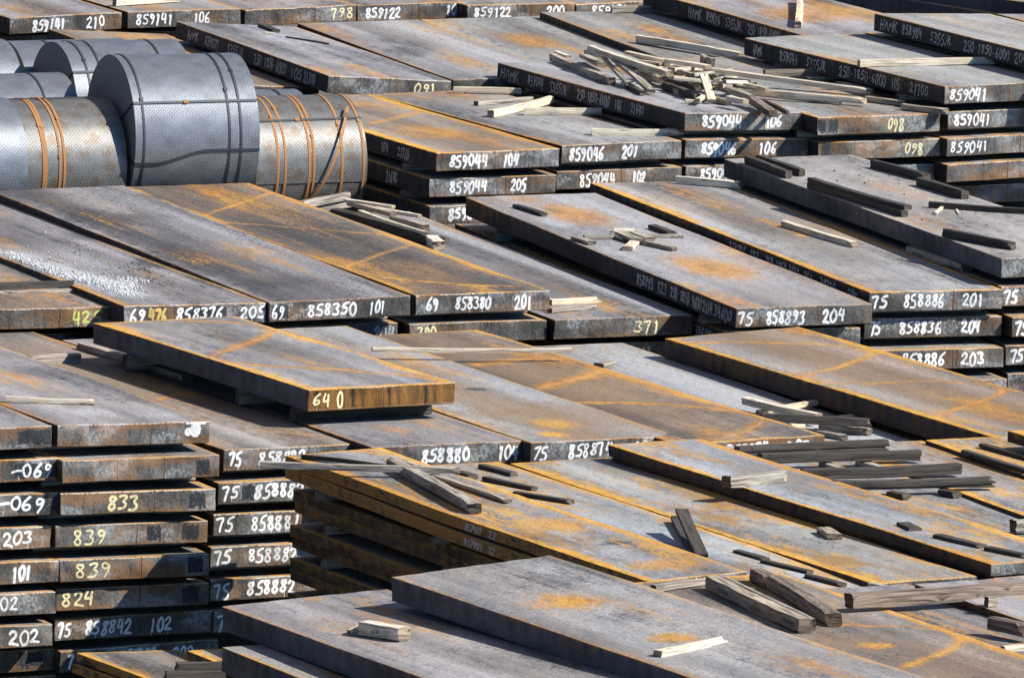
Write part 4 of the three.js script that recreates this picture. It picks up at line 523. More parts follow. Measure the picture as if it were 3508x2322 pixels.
function fillTop(row, cell) {
  const [key, name, , , , , , , , w, , L, top, , , , , marks, spots] = row;
  const [g, br0, ru, rim, soot] = top ?? [0.5, 0.4, 0.3, 0.6, 0.2], br = br0 + 0.08;
  const plate = name === 'steel_plate', A = atlas[cell >> 4], k = cell & 15, ox = (k & 1) * TOPW, oy = (k >> 1) * TOPH;
  const seed = cell * 7.31 + 1.7, r = rng(900 + cell * 13);
  // line marks drawn as curves on a mask
  let mask = null;
  if (marks.length) {
    const cv = document.createElement('canvas'); cv.width = TOPW; cv.height = TOPH;
    const c = cv.getContext('2d'); c.scale(TOPW / L, TOPH / w); c.lineCap = 'round'; c.lineJoin = 'round';
    for (const [mw, mk, pts] of marks) {
      for (const [ww, al] of [[mw * 2.8, 0.35], [mw * 1.3, 0.95]]) {
        c.strokeStyle = `rgba(255,0,0,${al * mk})`; c.lineWidth = ww; c.beginPath(); c.moveTo(pts[0][1], pts[0][0]);
        for (let i = 1; i < pts.length - 1; i++) c.quadraticCurveTo(pts[i][1], pts[i][0], (pts[i][1] + pts[i + 1][1]) / 2, (pts[i][0] + pts[i + 1][0]) / 2);
        c.lineTo(pts[pts.length - 1][1], pts[pts.length - 1][0]); c.stroke();
      }
      c.strokeStyle = `rgba(0,255,0,${0.55 * mk})`; c.lineWidth = mw * 0.3; c.stroke();       // paler worn middle of the line
    }
    mask = c.getImageData(0, 0, TOPW, TOPH).data;
  }
  const c = [0, 0, 0], rc = [0, 0, 0], ec = [0, 0, 0];
  const hue = HUE[{ K: 0, L: 0, M0: 0, m0: 0, C: 0, C2: 0, K1: 0, K2: 0, S3: 1, S5: 1, F: 1, Z: 1, P2: 1, P3: 1, P4: 1, P5: 1, P6: 1, A: 1, Q3: 2, B: 2, X: 2, W: 2, H: 3, K0: 3, R2a: 3, S4: 3, Q1: 3, AA: 3, D: 3, S1: 2 }[key] ?? cell % 3];
  const tint = [(r() - 0.4) * 0.03, (r() - 0.5) * 0.012, (r() - 0.55) * 0.03];
  for (let y = 0; y < TOPH; y++) {
    const a = (y + 0.5) / TOPH * w;
    for (let x = 0; x < TOPW; x++) {
      const l = (x + 0.5) / TOPW * L;
      const band = nz(0, l * 0.022 + seed, a * 0.4 + seed * 0.7), s1 = nz(2, l * 0.07 + seed * 0.3, a * 1.5 + seed), s2 = nz(1, l * 0.16 + seed * 1.3, a * 0.3 + seed), s3 = nz(2, l * 0.75 + seed, a * 1.5), s4 = nz(3, l * 1.5, a * 2.3 + seed), s5 = nz(4, l * 0.055 + seed * 0.37, a * 0.3 + 0.4);
      const grain = r() - 0.5;
      const tone = clamp(g - 0.02 + 0.75 * (band - 0.5) + 0.42 * (s1 - 0.5) + 0.42 * (s2 - 0.5) + 0.36 * (s3 - 0.5) + 0.58 * (s4 - 0.5) + 0.34 * grain);
      for (let i = 0; i < 3; i++) c[i] = (COL.dark[i] + (COL.light[i] - COL.dark[i]) * tone) * hue[i] + tint[i] * tone;
      // brown film of fine rust
      const bm = sstep(0.66 - br * 0.44, 1.04 - br * 0.42, s5 + 0.4 * (s1 - 0.5) + 0.45 * (s4 - 0.5) + 0.3 * grain) * (0.3 + 0.65 * br);
      mix3(c, COL.brown, bm * (0.75 + 0.5 * s3) * 0.85);
      if (br > 0.45) { const om = sstep(0.42, 0.95, s2 + 0.9 * (s4 - 0.5) + 0.7 * grain); mix3(c, COL.rust, om * (br - 0.4) * 0.9); }
      // soot and dark scale
      const dm = sstep(0.6 - soot * 0.3, 0.8 - soot * 0.28, nz(0, l * 0.05 + seed * 2.1, a * 0.45 + 0.3) + 0.75 * (s4 - 0.5) + 0.3 * (s1 - 0.5) + 0.3 * (s3 - 0.5)) * clamp(0.15 + soot);
      mix3(c, COL.soot, dm * 0.8);
      // rust patches and flakes
      let rm;
      if (plate) rm = sstep(0.83 - ru * 0.27, 0.88 - ru * 0.27, nz(1, l * 0.13 + seed * 0.9, a * 0.6 + seed) + 0.55 * (nz(2, l * 0.35 + seed, a * 1.7) - 0.5) + 0.85 * (s4 - 0.5) + 0.2 * grain) * 0.9;
      else rm = sstep(0.84 - ru * 0.3, 1.04 - ru * 0.3, nz(4, l * 0.1 + seed * 0.9, a * 0.42 + seed) + 0.45 * (s1 - 0.5) + 0.75 * (s4 - 0.5) + 0.3 * grain) * 0.85;
      // rim rust: scale has broken off along the edges
      const de = Math.min(a, w - a, l * 1.4, (L - l) * 1.4), rw = (0.045 + 0.16 * Math.max(0, s2 - 0.3)) * (0.45 + rim);
      const em = sstep(rw * 1.35, rw * 0.35, de + 0.09 * (s4 - 0.5) + 0.05 * (s3 - 0.5)) * clamp(rim * 1.15) * sstep(0.2 - 0.3 * rim, 0.72 - 0.5 * rim, nz(1, (l + a * 2) * 0.21 + seed, a > w / 2 ? 0.7 : 0.2));
      const es = Math.min(a, w - a), em2 = plate ? Math.max(em, sstep(0.07, 0.035, es + 0.06 * (s4 - 0.5) + 0.02 * (s3 - 0.5)) * 0.9) : em;
      let mm = 0, mc = 0;
      if (mask) { const mx = clamp(Math.round(x + 34 * (s2 - 0.5) + 10 * (s3 - 0.5)), 0, TOPW - 1), my = clamp(Math.round(y + 26 * (s2 - 0.5) + 12 * (s3 - 0.5)), 0, TOPH - 1), q = (my * TOPW + mx) * 4, al = mask[q + 3] / 255; if (al > 0) { mm = clamp(al * (0.85 + 0.8 * (s4 - 0.4) + 1.0 * (s5 - 0.5))); mc = mask[q + 1] / 255 * al; } }
      for (let si = 0; si < spots.length; si++) {
        const S = spots[si], da = (a - S[0]) / S[2], dl = (l - S[1]) / S[3], d2 = da * da + dl * dl;
        if (d2 > 3.6) continue;
        const d = Math.sqrt(d2), kind = S[4], kk = S[5];
        const m = sstep(1.3, 0.55, d + 1.1 * (s4 - 0.5) + 0.5 * (s1 - 0.5) + 0.6 * (s2 - 0.5) + 0.4 * (s3 - 0.5)) * Math.min(1, kk);
        if (kind === 'k') mix3(c, COL.coal, m * 0.82);
        else if (kind === 'w') mix3(c, COL.white, m * 0.5 * Math.max(1, kk));
        else if (kind === 'b') mix3(c, COL.ochre, m * 0.75);
        else if (kind === 'y') mix3(c, COL.yellow, m * 0.95);
        else rm = Math.max(rm, m);
      }
      const ro = clamp(Math.max(rm, mm)), shade = 0.72 + 0.55 * s3 + 0.25 * grain;
      rc[0] = COL.rust[0] * shade; rc[1] = COL.rust[1] * shade; rc[2] = COL.rust[2] * shade;
      mix3(rc, COL.yellow, clamp((plate ? 0.5 : 0.25) + 0.8 * (s2 - 0.5)));
      mix3(rc, COL.umber, 0.75 * sstep(0.5, 0.8, nz(0, l * 0.3 + seed, a * 0.7) + 0.6 * (s4 - 0.5)));
      mix3(c, rc, ro * 0.92);
      if (em2 > 0.004) {
      ec[0] = COL.yellow[0] * shade; ec[1] = COL.yellow[1] * shade; ec[2] = COL.yellow[2] * shade;
      mix3(ec, COL.rust, clamp(0.45 - 0.35 * (rim - 0.6) + 0.9 * (s5 - 0.5)));
      mix3(c, ec, em2 * 0.95);
      }
      if (mc) mix3(c, COL.worn, mc * 0.6);
      const sp = nz(3, l * 4.1 + 0.3, a * 4.7 + seed);
      if (sp > 0.9) mix3(c, COL.coal, 0.55);
      const gr = 1 + 0.16 * grain;
      const q = ((oy + y) * 2048 + ox + x) * 4;
      A.c[q] = sb(c[0] * gr); A.c[q + 1] = sb(c[1] * gr); A.c[q + 2] = sb(c[2] * gr); A.c[q + 3] = 255;
      if (!(x & 1) && !(y & 1)) {
        const p = (((oy + y) >> 1) * 1024 + ((ox + x) >> 1)) * 4, allr = Math.max(ro, em);
        A.b[p] = 255 * clamp(0.45 + 0.5 * (s4 - 0.5) + 0.35 * (s3 - 0.5) + 0.2 * (s1 - 0.5) + 0.2 * grain - 0.22 * allr);       // relief
        A.b[p + 1] = 255 * clamp(0.66 + 0.3 * allr + 0.18 * bm + 0.25 * (s3 - 0.5));                        // roughness
        A.b[p + 3] = 255;
      }
    }
  }
}
for (const s of SLABS) if (shownTop.has(s[0])) fillTop(s, topCell.get(s[0]));
const topMat = atlas.map((A) => {
  const c = dataTex(A.c, 2048, 2048, true), b = dataTex(A.b, 1024, 1024, false);
  return new THREE.MeshPhysicalMaterial({ map: c, bumpMap: b, bumpScale: 0.012, roughnessMap: b, roughness: 1, metalness: 0, specularIntensity: 0.6 });
});

// end faces: 128 cells of 512 x 64 (1.85 m x 0.25 m); sides: 102 cells of 1024 x 40 (up to 10 m x 0.25 m)
const E2 = [0.33, 0.345, 0.35], E0 = [0.055, 0.051, 0.046], E1 = [0.24, 0.242, 0.238];
const endData = new Uint8Array(2048 * 2048 * 4), endBump = new Uint8Array(2048 * 2048 * 4), sideData = new Uint8Array(2048 * 2048 * 4);
const INK = { w: [0.8, 0.8, 0.78], y: [0.76, 0.69, 0.38], n: [0.52, 0.62, 0.16], o: [0.6, 0.42, 0.12], c: [0.35, 0.36, 0.38] };
const inkCanvas = document.createElement('canvas'); inkCanvas.width = 2048; inkCanvas.height = 2048;
const ink = inkCanvas.getContext('2d');
const css = (c) => `rgb(${c.map((v) => sb(v)).join(',')})`;
const plainEnd = ['C_2', 'C3_2', 'C4_2', 'V2', 'X3', 'S2_2', 'S3_2'].map((k) => SLABS.findIndex((s) => s[0] === k)), endCell = (i) => (i < 128 ? i : plainEnd[i - 128]);
SLABS.slice(0, 128).forEach((s, i) => {
  const ox = (i & 3) * 512, oy = (i >> 2) * 64, r = rng(5000 + i * 17), t = s[10];
  ink.save(); ink.beginPath(); ink.rect(ox, oy, 512, 64); ink.clip();
  for (const [f0, f1] of s[16]) {                                                     // dark paint blots
    ink.fillStyle = css([0.03, 0.033, 0.04]);
    for (let k = 0; k < 9; k++) ink.fillRect(ox + f0 * 512 + (f1 - f0) * 512 * k / 9 - 1, oy + 6 + 9 * r(), (f1 - f0) * 512 / 9 + 2.5, 44 - 8 * r());
  }
  for (const [text, f0, f1, col] of s[14]) paintText(ink, text, ox + f0 * 512, oy + (t < 0.2 ? 10 : 10 + 4 * r()), (f1 - f0) * 512, t < 0.2 ? 46 : 38 + 4 * r(), css(INK[col]), (col === 'y' || col === 'n' ? 7 : 7.8) * (0.85 + 0.3 * r()), r);
  if (s[0] === 'M0') { ink.fillStyle = css(INK.w); ink.globalAlpha = 1; ink.beginPath(); ink.ellipse(ox + 462, oy + 24, 17, 22, 0, 0, 7); ink.fill(); ink.beginPath(); ink.ellipse(ox + 440, oy + 30, 13, 12, 0, 0, 7); ink.fill(); ink.fillRect(ox + 430, oy + 2, 66, 7); ink.globalAlpha = 1; }
  ink.restore();
});
let inkPx = ink.getImageData(0, 0, 2048, 2048).data;
SLABS.slice(0, 128).forEach((s, i) => {
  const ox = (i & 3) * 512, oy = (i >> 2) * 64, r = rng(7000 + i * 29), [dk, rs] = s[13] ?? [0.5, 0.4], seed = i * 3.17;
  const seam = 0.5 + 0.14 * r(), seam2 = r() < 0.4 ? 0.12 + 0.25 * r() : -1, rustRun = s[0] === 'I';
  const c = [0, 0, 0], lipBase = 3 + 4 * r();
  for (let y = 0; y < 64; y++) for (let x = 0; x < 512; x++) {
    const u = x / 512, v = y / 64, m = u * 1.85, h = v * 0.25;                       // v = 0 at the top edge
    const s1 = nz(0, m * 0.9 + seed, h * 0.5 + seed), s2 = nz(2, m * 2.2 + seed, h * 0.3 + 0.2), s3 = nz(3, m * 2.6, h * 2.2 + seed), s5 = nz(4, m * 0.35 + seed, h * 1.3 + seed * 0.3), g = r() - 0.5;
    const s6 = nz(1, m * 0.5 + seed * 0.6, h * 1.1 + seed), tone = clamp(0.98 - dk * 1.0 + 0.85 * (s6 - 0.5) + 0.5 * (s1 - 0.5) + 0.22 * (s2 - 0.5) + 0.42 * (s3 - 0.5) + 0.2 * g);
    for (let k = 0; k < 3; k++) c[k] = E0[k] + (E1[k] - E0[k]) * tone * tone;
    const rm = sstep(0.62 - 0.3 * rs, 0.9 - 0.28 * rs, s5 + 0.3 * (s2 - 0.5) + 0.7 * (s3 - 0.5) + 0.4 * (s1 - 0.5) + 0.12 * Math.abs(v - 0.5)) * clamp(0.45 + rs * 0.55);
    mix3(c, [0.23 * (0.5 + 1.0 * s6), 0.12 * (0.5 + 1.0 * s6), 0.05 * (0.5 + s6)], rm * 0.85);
    if (rustRun) { const q = 0.05 + 1.25 * s2 + 0.3 * (v > 0.35 && v < 0.8 ? s1 : 0.2); mix3(c, [0.19 * q, 0.088 * q, 0.018 * q], 0.88 * sstep(0.95, 0.84, v)); }
    if (v > 0.84) { const q = sstep(0.84, 0.99, v + 0.15 * (s3 - 0.5)) * clamp(rs + 0.1); mix3(c, [0.3, 0.15, 0.045], q * 0.55); }    // rust line of the lower arris
    // bright slag beads of the torch cut along the upper arris
    const lip = lipBase * 0.6 + 3 * (s3 - 0.5) + 5 * Math.max(0, s6 - 0.6);
    if (y < Math.max(2, lip) && s1 + 0.5 * (s3 - 0.5) > 0.42) mix3(c, [0.62, 0.61, 0.58], 0.9 * sstep(Math.max(2, lip), Math.max(2, lip) - 2.5, y));
    else if (y < 2.5) mix3(c, COL.rust, 0.8);
    if (!rustRun && s6 > 0.66 && s3 > 0.5) mix3(c, E2, 0.45);                                                          // scraped bare streaks
    const ds = Math.abs(x - 512 * (seam + 0.006 * (s2 - 0.5))), d2 = Math.abs(x - 512 * seam2);
    if (ds < 1.6 || d2 < 1.1) mix3(c, [0.05, 0.03, 0.02], 0.75); else if (ds < 4) mix3(c, [0.26, 0.12, 0.04], 0.5);
    const q = ((oy + y) * 2048 + ox + x) * 4, al = inkPx[q + 3] / 255 * clamp(1.3 - 0.9 * sstep(0.68, 0.95, s3 + 0.35 * (s2 - 0.5)));
    if (al > 0.02) mix3(c, [lin8(inkPx[q]), lin8(inkPx[q + 1]), lin8(inkPx[q + 2])], al * 0.97);
    const gr = 1 + 0.2 * g;
    endData[q] = sb(c[0] * gr); endData[q + 1] = sb(c[1] * gr); endData[q + 2] = sb(c[2] * gr); endData[q + 3] = 255;
    endBump[q] = 255 * clamp(0.5 + 0.5 * (s2 - 0.5) + 0.5 * (s3 - 0.5) - (ds < 1.6 ? 0.35 : 0) + 0.06 * al); endBump[q + 3] = 255;
    endBump[q + 1] = 255 * clamp(0.62 + 0.3 * rm + 0.3 * (s3 - 0.5));
  }
});
const endTex = dataTex(endData, 2048, 2048, true), endB = dataTex(endBump, 2048, 2048, false);
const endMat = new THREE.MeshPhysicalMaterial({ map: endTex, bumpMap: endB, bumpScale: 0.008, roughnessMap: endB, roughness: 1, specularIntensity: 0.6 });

ink.clearRect(0, 0, 2048, 2048);
const SB = [[0.036, 0.034, 0.036], [0.085, 0.084, 0.095], [0.075, 0.05, 0.03], [0.2, 0.115, 0.045]];
const sideCell = new Map(); let nSide = 0;
for (const s of SLABS) if (s[15].length || s[19] !== 0.5) sideCell.set(s[0], nSide++);
const genericSide = [nSide, nSide + 1, nSide + 2, nSide + 3]; nSide += 4;
if (nSide > 102) throw new Error('side cells ' + nSide);
const sideRust = new Array(nSide).fill(0.5), sideLen = new Array(nSide).fill(8), sideT = new Array(nSide).fill(0.25);
for (const s of SLABS) if (sideCell.has(s[0])) {
  const k = sideCell.get(s[0]), ox = (k & 1) * 1024, oy = (k >> 1) * 40, r = rng(8000 + k * 31);
  sideRust[k] = s[19]; sideLen[k] = s[11]; sideT[k] = s[10];
  ink.save(); ink.beginPath(); ink.rect(ox, oy, 1024, 40); ink.clip();
  const thin = s[10] < 0.2;
  for (const [text, f0, f1] of s[15]) paintText(ink, text, ox + f0 * 1024, oy + 9, (f1 - f0) * 1024, thin ? 26 : 23, 'rgb(158,158,160)', thin ? 2.8 : 3.1, r);
  ink.restore();
}
inkPx = ink.getImageData(0, 0, 2048, 2048).data;
for (let k = 0; k < nSide; k++) {
  const ox = (k & 1) * 1024, oy = (k >> 1) * 40, r = rng(9100 + k * 7), rs = sideRust[k], seed = k * 2.71, c = [0, 0, 0], L = sideLen[k];
  for (let y = 0; y < 40; y++) for (let x = 0; x < 1024; x++) {
    const m = x / 1024 * L, h = y / 40 * 0.25, v = y / 40;
    const s1 = nz(0, m * 0.3 + seed, h * 0.7 + seed), s2 = nz(2, m * 0.9 + seed, h * 0.4), s3 = nz(3, m * 1.5, h * 2.4 + seed), s5 = nz(4, m * 0.13 + seed, h * 0.9), g = r() - 0.5;
    const tone = clamp(0.5 + 0.9 * (s1 - 0.5) + 0.5 * (s2 - 0.5) + 0.4 * (s3 - 0.5) + 0.15 * g), base = rs > 2 ? SB[3] : rs > 1.3 ? SB[2] : rs > 0.45 ? SB[0] : SB[1];
    for (let q = 0; q < 3; q++) c[q] = base[q] * (0.55 + 0.95 * tone);
    const rm = sstep(0.74 - 0.22 * rs, 1.0 - 0.22 * rs, s5 + 0.55 * (s2 - 0.5) + 0.4 * (s3 - 0.5)) * clamp(0.25 + 0.5 * rs);
    mix3(c, rs > 2 ? [0.36 * (0.6 + 0.8 * s3), 0.185 * (0.6 + 0.8 * s3), 0.05] : rs > 1.3 ? [0.2 * (0.6 + 0.8 * s3), 0.115 * (0.6 + 0.8 * s3), 0.04] : [0.17 * (0.6 + 0.8 * s3), 0.09 * (0.6 + 0.8 * s3), 0.035], rm * (rs > 0.7 && rs < 1.4 ? 0.55 : 0.9));
    if (rs > 0.7 && rs < 1.4) mix3(c, [0.085, 0.05, 0.028], clamp(0.35 + 0.9 * (s2 - 0.5)));
    if (v < 0.05 + 0.08 * (s2 - 0.4)) mix3(c, COL.rust, 0.55 * clamp(rs + 0.25));
    if (rs > 2.1 && s1 > 0.78) mix3(c, SB[0], 0.85);
    const q = ((oy + y) * 2048 + ox + x) * 4, al = inkPx[q + 3] / 255 * clamp(1.1 - sstep(0.55, 0.85, s3));
    if (al > 0.02) mix3(c, [0.56, 0.56, 0.57], al * 0.9);
    const gr = 1 + 0.2 * g;
    sideData[q] = sb(c[0] * gr); sideData[q + 1] = sb(c[1] * gr); sideData[q + 2] = sb(c[2] * gr); sideData[q + 3] = 255;
  }
}
const sideTex = dataTex(sideData, 2048, 2048, true);
const sideMat = new THREE.MeshPhysicalMaterial({ map: sideTex, roughness: 0.8, specularIntensity: 0.5 });

// ---------------------------------------------------------------- slab geometry: a bar with rolled, slightly uneven arrises
function slabGeometry(w, t, L, i) {
  const r = rng(300 + i * 11), c = t < 0.2 ? 0.012 : 0.016;
  const line = (n, len) => { const a = [0, c]; for (let k = 1; k < n; k++) a.push(c + (len - 2 * c) * k / n); a.push(len - c, len); return a; };
  const xs = line(20, w), ys = [0, c, t * 0.4, t * 0.7, t - c, t], zs = line(26, L);
  const bow = (r() - 0.5) * (t < 0.2 ? 0.09 : 0.025), sway = (r() - 0.5) * (t < 0.2 ? 0.05 : 0.012), px = r() * 9, pz = r() * 9;
  const wob = (a, b, k) => (nz(k, a, b) - 0.5);
  const pos = [], uv = [], idx = [], groups = [];
  const P = (x, y, z) => {                                     // x 0..w, y 0..t down, z 0..L back
    const ex = x === 0 || x === w, ey = y === 0 || y === t, ez = z === 0 || z === L, ch = 0.3 * c;
    let X = x, Y = y, Z = z;
    if (ex && (ey || ez)) X += (x === 0 ? 1 : -1) * ch;
    if (ey && (ex || ez)) Y += (y === 0 ? 1 : -1) * ch;
    if (ez && (ex || ey)) Z += (z === 0 ? 1 : -1) * ch;
    X += (x < c * 2 ? 1 : x > w - c * 2 ? 1 : 0) * 0.034 * wob(z * 0.13 + px, 0.3 + (x > w / 2 ? 0.5 : 0), 1);
    Z += (z < c * 2 || z > L - c * 2 ? 1 : 0) * 0.045 * wob(x * 0.4 + pz, y * 0.4 + (z > L / 2 ? 0.5 : 0), 2);
    Y += 0.012 * wob(x * 0.11 + px, z * 0.045 + pz, 0) + bow * Math.sin(Math.PI * z / L) * 0.5 + (t < 0.2 ? 0.035 * wob(pz + 0.4, z * 0.04 + px, 4) : 0);
    X += sway * Math.sin(Math.PI * z / L);
    return [X, -Y, -Z];
  };
  function face(us, vs, at, map, mat) {                        // at(u, v) -> point, map(u, v) -> uv
    const start = idx.length, base = pos.length / 3, nu = us.length, nv = vs.length;
    for (const v of vs) for (const u of us) { pos.push(...at(u, v)); uv.push(...map(u, v)); }
    for (let j = 0; j < nv - 1; j++) for (let k = 0; k < nu - 1; k++) { const a = base + j * nu + k, b = a + 1, d = a + nu, e = d + 1; idx.push(a, b, e, a, e, d); }
    groups.push([start, idx.length - start, mat]);
  }
  return { face, xs, ys, zs, P, pos, uv, idx, groups };
}
function buildSlab(s, i) {
  const [key, name, category, label, group, p, yaw, roll, pitch, w, t, L] = s;
  const G = slabGeometry(w, t, L, i), tc = topCell.get(key), k = tc & 15;
  const e = 0.002, topUV = (x, z) => [((k & 1) * TOPW + e * TOPW + z / L * TOPW * (1 - 2 * e)) / 2048, ((k >> 1) * TOPH + 1 + x / w * (TOPH - 2)) / 2048];
  const ec = endCell(i), endUV = (x, y) => [((ec & 3) * 512 + 1 + x / w * 510) / 2048, ((ec >> 2) * 64 + 0.6 + y / t * 62.8) / 2048];
  const sc = sideCell.get(key) ?? genericSide[i % 4], sideUV = (z, y) => [((sc & 1) * 1024 + 1 + (1 - z / L) * 1022) / 2048, ((sc >> 1) * 40 + 0.6 + y / t * 38.8) / 2048];
  const gc = genericSide[(i + 1) % 4], genUV = (q, y) => [((gc & 1) * 1024 + 1 + q * 1022) / 2048, ((gc >> 1) * 40 + 0.6 + y * 38.8) / 2048];
  const rev = (a) => [...a].reverse();
  G.face(G.xs, rev(G.zs), (x, z) => G.P(x, 0, z).map((v) => v), (x, z) => topUV(x, z), 0);            // top (wound below)
  G.face(G.xs, G.ys, (x, y) => G.P(x, y, 0), endUV, 1);                                                // end toward the aisle
  G.face(rev(G.zs), G.ys, (z, y) => G.P(0, y, z), (z, y) => sideUV(z, y), 2);                          // left side
  G.face(G.zs, G.ys, (z, y) => G.P(w, y, z), (z, y) => genUV(z / L, y / t), 2);                        // right side
  G.face(rev(G.xs), G.ys, (x, y) => G.P(x, y, L), (x, y) => genUV(x / w * 0.3, y / t), 2);             // back end
  G.face(G.xs, G.zs, (x, z) => G.P(x, t, z), (x, z) => genUV(z / L, x / w), 2);                        // underside
  const g = new THREE.BufferGeometry();
  for (let q = 0; q < G.idx.length; q += 3) { const tmp = G.idx[q + 1]; G.idx[q + 1] = G.idx[q + 2]; G.idx[q + 2] = tmp; }
  g.setAttribute('position', new THREE.Float32BufferAttribute(G.pos, 3));
  g.setAttribute('uv', new THREE.Float32BufferAttribute(G.uv, 2));
  g.setIndex(G.idx);
  for (const [a, b, m] of G.groups) g.addGroup(a, b, m);
  g.computeVertexNormals();
  const o = new THREE.Mesh(g, [topMat[tc >> 4], endMat, sideMat]);
  o.name = numbered(name);
  o.position.set(...p);
  o.rotation.order = 'YZX';
  o.rotation.set(pitch * DEG, yaw * DEG, roll * DEG);
  scene.add(tag(o, label, category, group));
  return o;
}
const slabObject = new Map();
SLABS.forEach((s, i) => slabObject.set(s[0], buildSlab(s, i)));
// ---------------------------------------------------------------- timbers
function woodTexture(seed, lo, hi, dirt, contrast) {
  const W = 512, H = 256, c = new Uint8Array(W * H * 4), b = new Uint8Array(W * H * 4), r = rng(seed);
  const knots = Array.from({ length: 9 }, () => [r(), r(), 0.02 + 0.03 * r()]);
  for (let y = 0; y < H; y++) for (let x = 0; x < W; x++) {
    const u = x / W, v = y / H;
    let warp = 0, kn = 0;
    for (const [ku, kv, kr] of knots) { const du = Math.min(Math.abs(u - ku), 1 - Math.abs(u - ku)), dv = Math.min(Math.abs(v - kv), 1 - Math.abs(v - kv)) * 0.5, d = Math.hypot(du * 0.8, dv); warp += Math.exp(-d * d / (kr * kr)) * 0.05; kn = Math.max(kn, sstep(kr * 0.45, kr * 0.2, d)); }
    const g1 = nz(2, u * 0.25 + seed * 0.1, v * 2 + warp * 4 + seed * 0.3), g2 = nz(3, u * 0.5 + seed, v * 4 + warp * 3), s1 = nz(0, u + seed * 0.7, v + 0.3), s2 = nz(4, u * 2 + 0.1, v * 2 + seed), g = r() - 0.5;
    const t = clamp(0.5 + contrast * (g1 - 0.5) + contrast * 0.8 * (g2 - 0.5) + 0.5 * (s1 - 0.5) + 0.12 * g);
    const d = sstep(0.6, 0.85, s2 + 0.35 * (g2 - 0.5)) * dirt, crack = g1 < 0.16 ? 0.5 : 0, q = (y * W + x) * 4;
    for (let k = 0; k < 3; k++) { let val = lo[k] + (hi[k] - lo[k]) * t; val *= 1 - 0.65 * d; val *= 1 - 0.65 * kn; val *= 1 - crack; c[q + k] = sb(val); }
    c[q + 3] = b[q + 3] = 255;
    b[q] = 255 * clamp(0.5 + 0.7 * (g1 - 0.5) + 0.5 * (g2 - 0.5) - crack * 0.6); b[q + 1] = b[q + 2] = b[q];
  }
  return [dataTex(c, W, H, true, true), dataTex(b, W, H, false, true)];
}
const WOOD = {
  L: { lo: [0.56, 0.46, 0.32], hi: [0.88, 0.8, 0.65], dirt: 0.45, k: 0.7, end: [0.33, 0.25, 0.17] },
  G: { lo: [0.2, 0.17, 0.135], hi: [0.56, 0.5, 0.415], dirt: 0.55, k: 0.9, end: [0.13, 0.1, 0.075] },
  D: { lo: [0.018, 0.017, 0.0165], hi: [0.085, 0.073, 0.06], dirt: 0.4, k: 0.9, end: [0.09, 0.07, 0.055] },
  B: { lo: [0.08, 0.06, 0.05], hi: [0.33, 0.265, 0.215], dirt: 0.5, k: 0.9, end: [0.12, 0.085, 0.055] },
};
for (const [k, o] of Object.entries(WOOD)) {
  const [c, b] = woodTexture(k.charCodeAt(0), o.lo, o.hi, o.dirt, o.k);
  o.mats = [[1, 1, 1], [0.93, 0.9, 0.87], [0.85, 0.84, 0.83], [1, 0.95, 0.87]].map((m) => new THREE.MeshStandardMaterial({ map: c, bumpMap: b, bumpScale: 0.006, roughness: 0.88, color: new THREE.Color().setRGB(...m) }));
  o.endMat = new THREE.MeshStandardMaterial({ map: c, color: new THREE.Color().setRGB(...o.end.map((v, i) => v / ((o.lo[i] + o.hi[i]) / 2))), bumpMap: b, bumpScale: 0.006, roughness: 0.95 });
}
function timberGeometry(len, w, h, i) {
  const nx = Math.max(4, Math.round(len / 0.22)), g = new THREE.BoxGeometry(len, h, w, nx, 3, 3), p = g.attributes.position, n = g.attributes.normal, u = g.attributes.uv, r = rng(4200 + i * 19);
  const bow = (r() - 0.5) * Math.min(0.03, len * 0.016), crook = (r() - 0.5) * Math.min(0.03, len * 0.012), twist = (r() - 0.5) * 0.25, taper = 1 - 0.18 * r() * r(), chip = r() < 0.4 ? 0.35 + 0.3 * r() : 0, cut0 = (r() - 0.5) * 0.3, cut1 = (r() - 0.5) * 0.3, oy = r() * 7, ox = r() * 7;
  for (let k = 0; k < p.count; k++) {
    let x = p.getX(k), y = p.getY(k), z = p.getZ(k);
    const nxk = Math.abs(n.getX(k)), nyk = Math.abs(n.getY(k));
    if (nxk > 0.5) u.setXY(k, z * 0.8 + ox, y * 1.7 + oy); else if (nyk > 0.5) u.setXY(k, x * 0.55 + ox, z * 2.2 + oy); else u.setXY(k, x * 0.55 + ox, (y + w) * 2.2 + oy);
    const cy = Math.abs(Math.abs(y) - h / 2) < 1e-6, cz = Math.abs(Math.abs(z) - w / 2) < 1e-6, cx = Math.abs(Math.abs(x) - len / 2) < 1e-6;
    const jit = 0.05 * Math.min(w, h), hsh = (a, b) => nz(3, x * 0.9 + a + i * 0.37, y * 2.3 + z * 3.1 + b) - 0.5;
    if (cy && cz) { y *= 0.93; z *= 0.93; }                                          // worn arris
    const t = x / len, end = cx ? 1 : 0;
    x += end * ((x < 0 ? cut0 * z + 0.25 * cut1 * y : cut1 * z + 0.25 * cut0 * y) + 0.25 * w * hsh(0.2, 0.7));
    if (chip && cx && x > 0 && y > 0) { x -= chip * w * (0.5 + z / w); y -= chip * h * 0.3 * (0.5 + z / w); }
    const tp = 1 + (taper - 1) * (t + 0.5); y *= tp; z *= tp;
    const tw = twist * t, y0 = y; y = y0 * Math.cos(tw) - z * Math.sin(tw) * 0.6; z = z + y0 * Math.sin(tw);
    y += jit * 2.4 * hsh(0.1, 0.4) + bow * (1 - 4 * t * t); z += jit * 2.4 * hsh(0.6, 0.9) + crook * (1 - 4 * t * t);
    p.setXYZ(k, x, y, z);
  }
  g.computeVertexNormals();
  return g;
}
